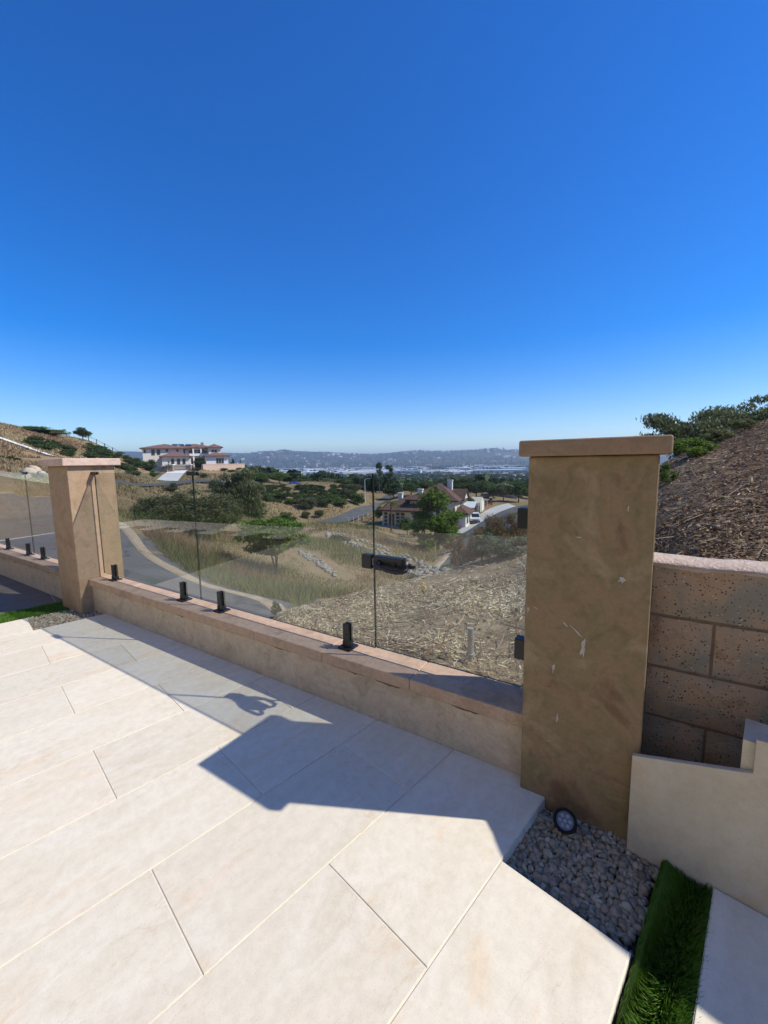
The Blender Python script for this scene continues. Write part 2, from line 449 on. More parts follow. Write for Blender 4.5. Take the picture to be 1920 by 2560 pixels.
# the cleared slope behind the wall and the bank above the block wall
cW((1.5, -2.2, .2), (.9, -2.2, .27), (.3, -2.25, .24), (-.2, -2.3, 1.03), (-.6, -2.3, 1.06), (-1.2, -2.3, 1.42), (-2.2, -2.3, 1.75), (.05, -2.55, .5))
cD((725, 1532, 4.2), (790, 1514, 4.8), (800, 1560, 3.9), (900, 1482, 5.6), (1050, 1445, 6.5), (1000, 1530, 4.4), (1150, 1520, 4.2), (1250, 1450, 5.6), (1310, 1400, 6.6), (1310, 1600, 3.4),
   (1310, 1500, 4.6), (1200, 1404, 7.5), (1310, 1354, 8.5), (1310, 1395, 14), (1200, 1430, 12), (1060, 1470, 9.5), (920, 1500, 7.5),
   (1700, 1370, 3.1), (1700, 1290, 4.2), (1700, 1220, 5.5), (1690, 1150, 7.5), (1770, 1120, 8), (1920, 1400, 2.9), (1920, 1250, 4.2), (1920, 1120, 6.5),
   (1920, 1050, 9), (1700, 1170, 14), (1900, 1090, 16), (1700, 1150, 28), (1900, 1120, 30))
# the road on its way down behind the cleared slope
def cP(*rows):
    for u, D, z in rows:
        q = at(u, 1300, D); CTRL.append(np.array([q[0], q[1], z]))
cP((640, 6.2, -.78), (700, 6.5, -.86), (760, 6.7, -1.0), (850, 9.3, -1.75), (960, 12.0, -2.35), (1060, 16.0, -3.15), (830, 7.2, -1.35), (980, 9.5, -2.0), (1110, 14.5, -3.0))
# grass slope going down
cD((360, 1340, 14), (450, 1415, 10.5), (550, 1452, 10), (640, 1475, 10.5), (690, 1438, 14), (850, 1462, 13), (1010, 1438, 19), (900, 1380, 22),
   (780, 1350, 27), (600, 1370, 20), (450, 1345, 25), (560, 1300, 40), (700, 1312, 50), (800, 1310, 58), (900, 1314, 60), (660, 1290, 72), (620, 1250, 86),
   (640, 1216, 110), (870, 1303, 86), (823, 1303, 84), (760, 1299, 85), (760, 1270, 93), (760, 1240, 101), (760, 1216, 112), (860, 1260, 102), (860, 1225, 116),
   (700, 1209, 125), (800, 1209, 125), (700, 1207, 150), (820, 1208, 150), (931, 1267, 110), (950, 1246, 130), (960, 1322, 74), (1000, 1332, 71),
   (1100, 1332, 71), (1150, 1338, 67), (1190, 1310, 80), (1280, 1272, 100), (1300, 1262, 112), (1250, 1302, 42), (1300, 1290, 36), (1200, 1335, 32),
   (1140, 1362, 29), (1165, 1395, 22), (1100, 1390, 32), (1040, 1362, 38), (980, 1345, 50), (1060, 1410, 21))
# towards the mansion and the dry hill
cD((450, 1215, 95), (300, 1215, 60), (330, 1260, 40), (560, 1202, 112), (400, 1240, 65), (430, 1204, 105), (445, 1179, 150), (540, 1177, 160), (360, 1175, 160),
   (510, 1175, 148), (560, 1175, 151), (612, 1173, 157), (580, 1180, 165), (580, 1197, 135), (615, 1187, 165), (0, 1180, 50), (100, 1182, 60), (0, 1232, 31), (120, 1215, 42), (0, 1150, 75), (0, 1120, 95),
   (0, 1090, 115), (0, 1062, 140), (70, 1075, 150), (150, 1090, 160), (220, 1103, 168), (300, 1140, 180), (340, 1163, 178), (150, 1130, 110), (230, 1142, 125),
   (290, 1166, 120), (200, 1172, 70), (310, 1190, 100), (0, 1100, 230), (150, 1140, 260), (450, 1200, 240), (600, 1205, 240), (-400, 1050, 120), (-300, 1200, 25),
   (-900, 1150, 60), (-700, 1250, 20))
cP((600, 300, -20), (700, 220, -12), (700, 300, -22), (900, 220, -15), (900, 300, -23), (1100, 300, -24), (1300, 300, -24), (1600, 300, -22), (1100, 200, -15), (1300, 200, -15))
cD((1100, 1225, 150), (1250, 1225, 160), (1000, 1228, 150), (1900, 1160, 120))
for a_ in range(-110, 115, 20):
    CTRL.append(np.array([450 * math.sin(R(a_)), 450 * math.cos(R(a_)), -31.0]))
    CTRL.append(np.array([900 * math.sin(R(a_)), 900 * math.cos(R(a_)), -42.0]))
for a_ in range(115, 250, 30):
    for d_ in (25, 120, 450): CTRL.append(np.array([d_ * math.sin(R(a_)), d_ * math.cos(R(a_)), -0.4]))
CTRL = np.array(CTRL)
def warp(p):
    d = np.hypot(p[:, 0], p[:, 1]) + 1e-9
    k = np.arcsinh(d / 2.5) / d
    return p[:, :2] * k[:, None]
def tps(d2): return 0.5 * d2 * np.log(d2 + 1e-12)
def _fit():
    q = warp(CTRL); n = len(q)
    K = tps(((q[:, None] - q[None]) ** 2).sum(2)) + np.eye(n) * 1e-5
    Pm = np.hstack([np.ones((n, 1)), q])
    A = np.zeros((n + 3, n + 3)); A[:n, :n] = K; A[:n, n:] = Pm; A[n:, :n] = Pm.T
    d = np.hypot(CTRL[:, 0], CTRL[:, 1])
    zz = np.concatenate([(CTRL[:, 2] - CAM_H) / np.sqrt(1 + d), np.zeros(3)])   # slope-like quantity: keeps every distance equally exact
    return q, np.linalg.solve(A, zz)
Q_, WT_ = _fit()

def fbm(x, y, oct=4, seed=0):
    """cheap sum-of-sines noise, vectorised"""
    r = np.random.default_rng(seed)
    o = np.zeros_like(x); amp = 1.0; fq = 1.0
    for _ in range(oct):
        for _ in range(3):
            a, ph = r.uniform(0, 2 * math.pi, 2); k = fq * r.uniform(0.7, 1.4)
            o += amp / 3 * np.sin(k * (x * math.cos(a) + y * math.sin(a)) + ph + 1.3 * np.sin(k * 0.6 * (x * math.sin(a) - y * math.cos(a)) + ph * 2))
        amp *= 0.5; fq *= 2.1
    return o
CREST = np.array([(-1200, 1128), (300, 1130), (560, 1134), (640, 1133), (690, 1130), (715, 1126), (745, 1130), (800, 1132), (870, 1135), (930, 1137), (975, 1134), (1040, 1130), (1100, 1131), (1150, 1128), (1230, 1125),
                  (1300, 1127), (1420, 1128), (1700, 1126), (3200, 1124)], float)
def far_z(x, y):
    D = np.hypot(x, y); th = np.arctan2(x, y)
    u = 960 + F_PX * np.tan(np.clip(th, -1.35, 1.35))
    cv = np.interp(u, CREST[:, 0], CREST[:, 1])
    hor = 1156 - 0.0152 * (u - 960)
    up = (hor - cv) / F_PX * np.cos(np.clip(th, -1.2, 1.2))
    valley = -44 + 3 * fbm(x / 400, y / 400, 3, 3)
    d0 = 5600 + 500 * fbm(x / 1500, y / 1500, 2, 5)
    t = np.clip((D - 3500) / (d0 - 3500), 0, 1); t = t * t * (3 - 2 * t)
    hill = up * 5600 + CAM_H + 44
    rough = fbm(x / 520, y / 520, 4, 9) * 26 * t + fbm(x / 170, y / 170, 2, 19) * 7 * t
    back = np.clip((D - 6400) / 2500, 0, 1)
    return valley + hill * t * (1 - 0.12 * back) + rough * (1 - 0.6 * np.clip((D - 5000) / 800, 0, 1))
def ground_z(x, y, detail=True):
    x = np.atleast_1d(np.asarray(x, float)); y = np.atleast_1d(np.asarray(y, float))
    out = np.empty_like(x)
    for i in range(0, len(x), 20000):
        xs, ys = x[i:i + 20000], y[i:i + 20000]
        q = warp(np.stack([xs, ys], 1))
        K = tps(((q[:, None] - Q_[None]) ** 2).sum(2))
        D = np.hypot(xs, ys)
        z = (K @ WT_[:-3] + WT_[-3] + q @ WT_[-2:]) * np.sqrt(1 + D) + CAM_H
        if detail:
            z += 0.035 * fbm(xs * 1.6, ys * 1.6, 3, 1) * np.clip((D - 3.0) / 6, 0, 1) + 0.16 * fbm(xs / 4, ys / 4, 2, 2) * np.clip((D - 18) / 40, 0, 1)
        f = np.clip((D - 600) / 500, 0, 1); f = f * f * (3 - 2 * f)
        out[i:i + 20000] = z * (1 - f) + far_z(xs, ys) * f
    return out
def gz(x, y): return float(ground_z(x, y)[0])
def hit(u, v, d0=2.6, d1=400.0, steps=300):
    """first ground point seen at photo pixel u,v beyond distance d0"""
    D = np.geomspace(d0, d1, steps)
    d = ray(u, v); h = math.hypot(d[0], d[1])
    P = CAMP[None] + d[None] * (D / h)[:, None]
    under = P[:, 2] < ground_z(P[:, 0], P[:, 1])
    i = int(np.argmax(under)) if under.any() else steps - 1
    p = P[i].copy(); p[2] = gz(p[0], p[1])
    return p
def on_ground(u, v, D):
    p = at(u, v, D); p[2] = gz(p[0], p[1]); return p

def axis_lines(h0, growth, far, extra=()):
    a = [0.0]; h = h0
    while a[-1] < far:
        a.append(a[-1] + h); h *= growth
    a = np.array(a)
    a = np.concatenate([-a[:0:-1], a])
    return a
S_AX = axis_lines(0.1, 1.047, 16000)
n_out, h = [2.12], 0.06
while n_out[-1] < 16000: n_out.append(n_out[-1] + h); h *= 1.045
n_in, h = [2.10], 0.3
while n_in[-1] > -400: n_in.append(n_in[-1] - h); h *= 1.12
N_AX = np.array([-q for q in n_out[::-1]] + [-q for q in n_in])
SS, NN = np.meshgrid(S_AX, N_AX)
GX = SS * WD[0] + NN * WN[0]; GY = SS * WD[1] + NN * WN[1]
GZ = ground_z(GX.ravel(), GY.ravel()).reshape(GX.shape)
inside = NN > -2.11
GZ = np.where(inside & (np.hypot(GX, GY) < 22), -0.35, GZ)
ny, nx = GX.shape
ii = np.arange(ny * nx).reshape(ny, nx)
GF = np.stack([ii[:-1, :-1], ii[1:, :-1], ii[1:, 1:], ii[:-1, 1:]], -1).reshape(-1, 4)

def ground_mat():
    m, nt, b = new_mat('ground')
    v = coords(nt, 'Object')
    ln = nt.nodes.new('ShaderNodeVectorMath'); ln.operation = 'LENGTH'; nt.links.new(v, ln.inputs[0])
    # dry grass and bare soil
    n1 = tex(nt, v, 0.25, 8, 0.62)
    dry = ramp(nt, n1, [(0.20, 0.135, 0.075), (0.32, 0.225, 0.13), (0.28, 0.215, 0.115), (0.39, 0.29, 0.185)], 0.3, 0.7)
    n2 = tex(nt, v, 5.5, 8, 0.7)
    dry = mixc(nt, 0.6, dry, ramp(nt, n2, [(0.45, 0.42, 0.36), (1.1, 1.08, 1.0)], 0.3, 0.65), 'MULTIPLY')
    # bare earth near the fence
    n3 = tex(nt, v, 3.5, 8, 0.7)
    soil = ramp(nt, n3, [(0.075, 0.046, 0.025), (0.15, 0.096, 0.053), (0.23, 0.16, 0.092)], 0.36, 0.64)
    tan = ramp(nt, n3, [(0.16, 0.115, 0.07), (0.26, 0.20, 0.125), (0.36, 0.285, 0.185)], 0.34, 0.66)
    dp = nt.nodes.new('ShaderNodeVectorMath'); dp.operation = 'DOT_PRODUCT'; dp.inputs[1].default_value = tuple(WD)
    nt.links.new(v, dp.inputs[0])
    side = nt.nodes.new('ShaderNodeMapRange'); side.inputs[1].default_value = -0.9; side.inputs[2].default_value = 0.6
    nt.links.new(dp.outputs['Value'], side.inputs[0])
    soil = mixc(nt, side.outputs[0], soil, tan)
    near = nt.nodes.new('ShaderNodeMapRange'); near.inputs[1].default_value = 8.5; near.inputs[2].default_value = 11.0; near.inputs[3].default_value = 1; near.inputs[4].default_value = 0
    nt.links.new(ln.outputs['Value'], near.inputs[0])
    c = mixc(nt, near.outputs[0], dry, soil)
    # far valley: scrub, orchards and streets seen as one patchwork
    n4 = tex(nt, v, 0.006, 10, 0.68)
    far = ramp(nt, n4, [(0.03, 0.045, 0.02), (0.055, 0.07, 0.032), (0.10, 0.10, 0.06), (0.20, 0.165, 0.11)], 0.36, 0.68)
    n5 = tex(nt, v, 0.05, 6, 0.7)
    far = mixc(nt, 0.7, far, ramp(nt, n5, [(0.35, 0.38, 0.33), (1.25, 1.2, 1.1)], 0.35, 0.62), 'MULTIPLY')
    fm = nt.nodes.new('ShaderNodeMapRange'); fm.inputs[1].default_value = 170; fm.inputs[2].default_value = 330
    nt.links.new(ln.outputs['Value'], fm.inputs[0])
    c = mixc(nt, fm.outputs[0], c, far)
    nt.links.new(c, b.inputs['Base Color'])
    b.inputs['Roughness'].default_value = 0.97
    b.inputs['Specular IOR Level'].default_value = 0.1
    bump(nt, b, tex(nt, v, 9, 6, 0.7), 0.7, 0.05)
    return m
M['ground'] = ground_mat()
gme = fast_mesh('ground', np.stack([GX.ravel(), GY.ravel(), GZ.ravel()], 1), GF, M['ground'], smooth=True)
props(link('ground', gme), kind='structure')

def strip(name, left, right, m, lift=0.05, n=60, across=4, skirt=0.0, parent=None):
    """a ribbon of road laid on the terrain between two polylines given as (x, y) points"""
    def res(P):
        P = np.array([q[:2] for q in P], float)
        for _ in range(2):                                   # Chaikin smoothing
            a, b2 = P[:-1] * .75 + P[1:] * .25, P[:-1] * .25 + P[1:] * .75
            P = np.vstack([P[:1], np.stack([a, b2], 1).reshape(-1, 2), P[-1:]])
        t = np.r_[0, np.cumsum(np.hypot(*np.diff(P, axis=0).T))]
        tt = np.linspace(0, t[-1], n)
        return np.stack([np.interp(tt, t, P[:, 0]), np.interp(tt, t, P[:, 1])], 1)
    L, Rr = res(left), res(right)
    k = np.linspace(0, 1, across)
    G = L[:, None] * (1 - k)[None, :, None] + Rr[:, None] * k[None, :, None]
    z = ground_z(G[..., 0].ravel(), G[..., 1].ravel(), False) + lift
    if skirt:
        z = z.reshape(n, across); z[:, 0] -= skirt; z[:, -1] -= skirt * .3; z = z.ravel()
    V = np.concatenate([G.reshape(-1, 2), z[:, None]], 1)
    idx = np.arange(n * across).reshape(n, across)
    F = np.stack([idx[:-1, :-1], idx[1:, :-1], idx[1:, 1:], idx[:-1, 1:]], -1).reshape(-1, 4)
    me = fast_mesh(name, V, F, m, smooth=True)
    return link(name, me, parent)

# ================================================================== the patio
def a_wall(b, n=-1.918):
    return (n - b * float(TB @ WN)) / float(TA @ WN)
LEFT_B, RIGHT_B, BACK_A = -5.54, -0.225, -4.7
slab = MB((0, 0, 0), TF).prism([(BACK_A, LEFT_B), (.372, LEFT_B), (.372, -5.055), (a_wall(-5.055) + .02, -5.055), (a_wall(-.67) + .02, -.67), (1.332, -.67), (1.332, RIGHT_B), (BACK_A, RIGHT_B)], -.30, -.004)
patio = slab.build('patio_floor', M['grout'], pivot=(0, 0, -.3))
props(patio, kind='structure')
def clip(poly, fn):
    out = []
    for i, p in enumerate(poly):
        q = poly[(i + 1) % len(poly)]
        dp, dq = fn(p), fn(q)
        if dp >= 0: out.append(p)
        if dp * dq < 0:
            t = dp / (dp - dq); out.append((p[0] + t * (q[0] - p[0]), p[1] + t * (q[1] - p[1])))
    return out
TILE_MESH = {}
def tile(parent, a0, a1, b0, b1, m, z=0.0, wall=-1.918, gap=.0026):
    a0, a1, b0, b1 = a0 + gap, a1 - gap, b0 + gap, b1 - gap
    if a1 - a0 < .03 or b1 - b0 < .03: return
    poly = [(a0, b0), (a1, b0), (a1, b1), (a0, b1)]
    fw = lambda p: (p[0] * TA + p[1] * TB) @ WN - wall - .002
    cut = clip(poly, fw)
    if len(cut) < 3: return
    full = len(cut) == 4 and all(abs(c[0] - p[0]) + abs(c[1] - p[1]) < 1e-6 for c, p in zip(cut, poly))
    ctr = tp((a0 + a1) / 2, (b0 + b1) / 2, z)
    key = (round(a1 - a0, 3), round(b1 - b0, 3), m.name)
    off = np.array(parent.location)
    rz = math.atan2(TA[1], TA[0])
    if full and key in TILE_MESH:
        return link('tile', TILE_MESH[key], parent, ctr - off, rz)
    ca, cb = (a0 + a1) / 2, (b0 + b1) / 2
    mb = MB(); mb.prism([(p[0] - ca, -(p[1] - cb)) for p in cut][::-1], -.028, 0.0)
    me = bpy.data.meshes.new('tile'); me.from_pydata(mb.v, [], mb.f); me.materials.append(m)
    bm = bmesh.new(); bm.from_mesh(me)
    top = [e for e in bm.edges if all(v.co.z > -.001 for v in e.verts)]
    bmesh.ops.bevel(bm, geom=top, offset=.0022, segments=2, affect='EDGES', profile=0.5)
    bm.to_mesh(me); bm.free()
    if full: TILE_MESH[key] = me
    return link('tile', me, parent, ctr - off, rz)
PITCH_B, LEN_A = .4871, .966
rows = [(-.67, RIGHT_B, .376, 1.332)] + [(-.67 - PITCH_B * (k + 1), -.67 - PITCH_B * k, .859 if k % 2 == 0 else .376, 9.0) for k in range(9)] + [(-5.54, -5.053, .859, .372)]
for b0, b1, off_a, amax in rows:
    k = math.floor((BACK_A - off_a) / LEN_A)
    while off_a + k * LEN_A < amax and off_a + k * LEN_A < 2.2:
        a0, a1 = max(off_a + k * LEN_A, BACK_A), min(off_a + (k + 1) * LEN_A, amax)
        tile(patio, a0, a1, b0, b1, M['tile'])
        k += 1
# the terrace on the far side of the turf strip, and the landing at the foot of the stairs
terrace = MB((0, 0, 0), TF).prism([(BACK_A, -12), (a_wall(-12) + .02, -12), (a_wall(-6.0) + .02, -6.0), (-.02, -6.0), (-.02, -5.56), (BACK_A, -5.56)], -.30, -.034).build('side_terrace', M['grout'], pivot=(0, 0, -.3))
props(terrace, kind='structure')
for k in range(12):
    b1 = -6.0 - k * PITCH_B
    off_a = .2 if k % 2 else .68
    for j in range(-4, 5):
        tile(terrace, off_a + j * LEN_A, off_a + (j + 1) * LEN_A, b1 - PITCH_B, b1, M['tile_tan_shaded'], -.03)
for j in range(5): tile(terrace, -.02 - (j + 1) * .936, -.02 - j * .936, -6.0, -5.56, M['tile_tan_shaded'], -.03)
landing = MB((0, 0, 0), TF).prism([(-1.6, -.06), (1.762, -.06), (1.762, 2.4), (-1.6, 2.4)], -.30, -.004).build('stair_landing', M['grout'], pivot=(0, 0, -.3))
props(landing, kind='structure')
for k in range(5):
    for j in range(-2, 2):
        o_ = 1.762 - .35 if k % 2 else 1.762
        tile(landing, max(-1.6, o_ + (j - 1) * LEN_A), min(1.762, o_ + j * LEN_A), -.06 + k * .487, -.06 + (k + 1) * .487, M['tile'], wall=-99)
# lawn beyond the back edge of the patio
M['turfbase'] = mat('turf_base', [(0.03, 0.055, 0.014), (0.05, 0.08, 0.02)], 6, 0.95)
lawn = MB((0, 0, 0), TF).box(-30, BACK_A - .05, -16, 8, -.30, -.02).build('lawn', M['turfbase'])
props(lawn, kind='structure')

# unseen house added behind the viewer: upper wall for warm bounce, dark doors for reflections
hb = empty('added_house', tp(-5.4, -3, -.3), 'cream house added out of view behind the patio for warm bounce light', 'house')
M['bouncewall'] = mat('bounce_render', [(0.66, 0.58, 0.46), (0.72, 0.64, 0.53)], .8, .9)
M['added_doorglass'] = mat('added_door_glass', [(0.03, 0.03, 0.03)], rough=.1, spec=.5)
MB((0, 0, 0), TF).box(-9.0, -5.2, -15, 9, 2.2, 7.6).build('bounce_wall', M['bouncewall'], hb)
MB((0, 0, 0), TF).box(-9.0, -6.0, -15, 9, -.3, 2.19).build('recess_wall', M['added_doorglass'], hb)

# ================================================================== pillars
def pillar(label, s0, s1, n0, n1, z0, zs, zt, over, ms, mc):
    root = empty('pillar', wp((s0 + s1) / 2, (n0 + n1) / 2, z0), label, 'pillar', 'plastered fence pillars')
    MB((0, 0, 0), WF).box(s0, s1, n0, n1, z0, zs).build('shaft', ms, root, .008, 3)
    MB((0, 0, 0), WF).box(s0 - over, s1 + over, n0 - over, n1 + over, zs + .001, zt).build('cap', mc, root, .010, 3)
    return root
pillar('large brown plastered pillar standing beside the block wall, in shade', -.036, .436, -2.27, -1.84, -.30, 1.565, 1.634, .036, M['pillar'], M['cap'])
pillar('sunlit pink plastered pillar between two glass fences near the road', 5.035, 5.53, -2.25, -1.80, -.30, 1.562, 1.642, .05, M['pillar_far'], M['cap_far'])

# white plaster splashes and runs on the face of the large pillar
M['splash'] = mat('white_splash', [(0.36, 0.30, 0.23), (0.56, 0.52, 0.46)], 90, .8)
bigp = [o for o in COL.objects if o.name == 'pillar'][0]
rs = random.Random(3)
for u, v, w_, h_, tilt in ((1554, 1449, 22, 16, -.6), (1457, 1622, 14, 58, .1), (1440, 1578, 40, 5, .75), (1415, 1562, 20, 5, .8), (1383, 1670, 7, 26, .1), (1393, 1793, 7, 26, .1), (1446, 1343, 22, 4, 0), (1571, 1272, 4, 18, .1), (1340, 1520, 16, 3, .4)):
    k_ = 0.0016
    p_ = wp(0, -1.8385, 0); d_ = ray(u, v); t_ = ((p_ - CAMP) @ WN) / (d_ @ WN); c_ = CAMP + d_ * t_
    sc_, zc_ = c_ @ WD, c_[2]
    pts = []
    for i in range(14):
        a_ = 2 * math.pi * i / 14; q = rs.uniform(.35, 1.2)
        x_, y_ = w_ / 2 * k_ * math.cos(a_) * q, h_ / 2 * k_ * math.sin(a_) * q
        pts.append((sc_ - (x_ * math.cos(tilt) + y_ * math.sin(tilt)), -1.8392, zc_ + (-x_ * math.sin(tilt) + y_ * math.cos(tilt))))
    MB((0, 0, 0), WF).extrude(pts, (0, .0014, 0)).build('plaster_splash', M['splash'], bigp)
# ================================================================== low fence walls
def fence_wall(label, s0, s1, joints, z0=-.3):
    root = empty('fence_wall', wp((s0 + s1) / 2, -2.02, z0), label, 'wall', 'low walls under the glass fence')
    MB((0, 0, 0), WF).box(s0, s1, -2.135, -1.918, z0, .268).build('wall_body', M['wallstucco'], root)
    # ragged mortar squeezed out below the coping
    mb = MB((0, 0, 0), WF)
    n = int((s1 - s0) / .012)
    ss = np.linspace(s0, s1, n)
    drop = .008 + .010 * np.clip(fbm(ss * 14, ss * 0, 3, 41), -.6, 1.4) + .012 * np.clip(fbm(ss * 45, ss * 0, 2, 42) - .45, 0, 1)
    drop = np.clip(drop, .003, .05)
    pts, faces = [], []
    for i in range(n):
        pts += [(ss[i], -1.9085, .269), (ss[i], -1.9065 - .002 * (i % 3), .266 - drop[i] * .5), (ss[i], -1.9175, .264 - drop[i])]
    for i in range(n - 1):
        for k in range(2):
            faces.append((i * 3 + k, (i + 1) * 3 + k, (i + 1) * 3 + k + 1, i * 3 + k + 1))
    mb.add(pts, faces); mb.build('mortar_bead', M['mortar'], root)
    js = [s0] + sorted(joints) + [s1]
    for a, b in zip(js[:-1], js[1:]):
        MB((0, 0, 0), WF).box(a + .001, b - .001, -2.128, -1.888, .2695 + random.uniform(-.001, .001), .342 + random.uniform(-.0015, .0015)).build('cap_stone', M['copestone'], root, .007, 3)
    return root
fence_wall('low plastered wall with pink coping between the two pillars', .436, 5.035, [1.066, 1.713, 2.369, 3.026, 3.68, 4.335])
fence_wall('low plastered wall with pink coping beyond the sunlit pillar', 5.53, 13.5, [6.1, 6.76, 7.41, 8.06, 8.72, 9.4, 10.1, 10.8, 11.5, 12.2, 12.9])

# ================================================================== frameless glass fence
GN = -2.03
def glass_box(name, s0, s1, z0, z1, parent=None):
    mb = MB((0, 0, 0), WF).box(s0, s1, GN - .006, GN + .006, z0, z1)
    o = mb.build(name, [M['glass'], M['glass_edge'], M['glass_top']], parent)
    for p in o.data.polygons:
        nrm = np.array(p.normal)
        if abs(nrm @ WD) > .9: p.material_index = 1
        elif nrm[2] > .9: p.material_index = 2
        elif nrm[2] < -.9: p.material_index = 1
    return o
props(glass_box('glass_fence', 3.2115, 4.985, .392, 1.487), 'clear glass fence panel next to the sunlit pink pillar', 'glass panel', 'glass fence panels')
props(glass_box('glass_fence', 1.3855, 3.2055, .392, 1.487), 'clear glass fence panel between the gate and the seam clamp', 'glass panel', 'glass fence panels')
props(glass_box('glass_fence', 5.60, 6.995, .392, 1.487), 'clear glass fence panel just beyond the sunlit pink pillar', 'glass panel', 'glass fence panels')
props(glass_box('glass_fence', 7.007, 9.2, .392, 1.487), 'clear glass fence panel at the far end, by the picture edge', 'glass panel', 'glass fence panels')
gate = empty('glass_gate', wp(.92, GN, .40), 'frameless glass gate hinged on the large brown pillar, with black latch', 'gate')
glass_box('glass_pane', .468, 1.3795, .400, 1.487, gate)
for z0, z1 in ((1.222, 1.322), (.560, .664)):
    hg = MB((0, 0, 0), WF).box(.446, .520, GN - .034, GN + .034, z0, z1).build('hinge', M['black'], gate, .004, 2)
    MB((0, 0, 0), WF).box(.437, .4455, GN - .042, GN + .042, z0 - .006, z1 + .006).build('mounting_plate', M['black'], hg if False else gate, .002, 1)
latch = MB((0, 0, 0), WF).box(1.172, 1.374, GN - .030, GN + .030, .905, .990).build('latch', M['black'], gate, .004, 2)
for sg in (1, -1):
    hb = MB((0, 0, 0), WF)
    hb.tube([(1.335, GN + sg * .028, .945), (1.335, GN + sg * .048, .945)], .021, 16)
    path = [(1.335, GN + sg * .046, .945), (1.31, GN + sg * .060, .938), (1.25, GN + sg * .072, .926), (1.19, GN + sg * .072, .922), (1.150, GN + sg * .066, .926), (1.133, GN + sg * .048, .934), (1.138, GN + sg * .030, .944), (1.155, GN + sg * .022, .952)]
    hb.tube(path, [.0125, .0125, .013, .013, .0125, .012, .011, .010], 10)
    hb.build('handle', M['black'], gate, 0, smooth=True)
    MB((0, 0, 0), WF).tube([(1.222, GN + sg * .029, .952), (1.222, GN + sg * .036, .952)], .012, 14).build('lock_cylinder', M['black'], gate)
keeper = empty('latch_keeper', wp(1.425, GN, .905), 'black latch keeper clamped on the glass panel beside the gate latch', 'latch keeper')
MB((0, 0, 0), WF).box(1.392, 1.462, GN - .026, GN + .026, .905, .990).build('keeper_body', M['black'], keeper, .003, 2)
MB((0, 0, 0), WF)  .box(1.3797, 1.3915, GN - .012, GN + .012, .925, .970).build('strike', M['steel'], keeper, .001, 1)

def spigot(s, label, h=.168):
    r_ = empty('glass_spigot', wp(s, GN, .342), label, 'spigot', 'black spigots holding the glass')
    MB((0, 0, 0), WF).box(s - .05, s + .05, GN - .05, GN + .05, .3425, .3555).build('base_plate', M['black'], r_, .004, 2)
    for sg in (1, -1):
        y0, y1 = (GN + .0065, GN + .024) if sg > 0 else (GN - .024, GN - .0065)
        MB((0, 0, 0), WF).box(s - .024, s + .024, y0, y1, .385, .342 + h).build('clamp_jaw', M['black'], r_, .004, 2)
        yb = GN + sg * .024
        MB((0, 0, 0), WF).tube([(s, yb - sg * .002, .44), (s, yb + sg * .003, .44)], .008, 12).build('bolt', M['steel'] if False else M['black'], r_)
    MB((0, 0, 0), WF).box(s - .0265, s + .0265, GN - .0265, GN + .0265, .3555, .3915).build('post', M['black'], r_, .004, 2)
    return r_
spigot(1.605, 'black glass spigot closest to the gate')
spigot(2.93, 'black glass spigot just on the gate side of the clamped glass seam')
spigot(3.47, 'black glass spigot just past the clamped seam, towards the sunlit pillar')
spigot(4.745, 'black glass spigot right beside the sunlit pink pillar')
spigot(6.69, 'first black glass spigot beyond the sunlit pink pillar')
spigot(7.21, 'second black glass spigot beyond the sunlit pink pillar')
spigot(8.02, 'third black glass spigot beyond the sunlit pillar, near the picture edge')
def clamp(s0, s1, label):
    c_ = empty('glass_clamp', wp((s0 + s1) / 2, GN, 1.467), label, 'glass clamp', 'black clamps on the glass top edge')
    for sg in (1, -1):
        y0, y1 = (GN + .0065, GN + .019) if sg > 0 else (GN - .019, GN - .0065)
        MB((0, 0, 0), WF).box(s0, s1, y0, y1, 1.466, 1.494).build('clamp_plate', M['black'], c_, .003, 2)
    MB((0, 0, 0), WF).box(s0, s1, GN - .019, GN + .019, 1.4945, 1.4975).build('clamp_bridge', M['black'], c_, .001, 1)
clamp(3.145, 3.273, 'black clamp across the glass seam between the pillars')
clamp(4.93, 5.034, 'black clamp fixing the glass top to the sunlit pink pillar')
clamp(6.94, 7.06, 'black clamp across the glass seam beyond the sunlit pillar')

# ================================================================== block retaining wall
bw = empty('block_wall', wp(-1.0, -2.15, -.3), 'split-face block retaining wall with mortar top, holding back the earth bank', 'wall')
BW_N, BW_B, CH = -2.05, -2.25, .2295
Z_TOP = 1.108
def wall_top(s):
    return float(np.interp(-s, [.46, .86, 1.2, 1.52, 1.83, 2.6, 4.3], [Z_TOP, 1.43, 1.54, 1.68, 1.79, 1.95, 2.0]))
MB((0, 0, 0), WF).add([], [])
mbm = MB((0, 0, 0), WF)
ss = [-.037, -.46] + list(np.arange(-.7, -4.3, -.3))
for i in range(len(ss) - 1):
    z0, z1 = wall_top(ss[i]) - .02, wall_top(ss[i + 1]) - .02
    p = [(ss[i], BW_N - .012, -.3), (ss[i + 1], BW_N - .012, -.3), (ss[i + 1], BW_N - .012, z1), (ss[i], BW_N - .012, z0)]
    mbm.extrude(p, (0, -.18, 0))
mbm.build('mortar_core', M['mortar'], bw)
brng = random.Random(5)
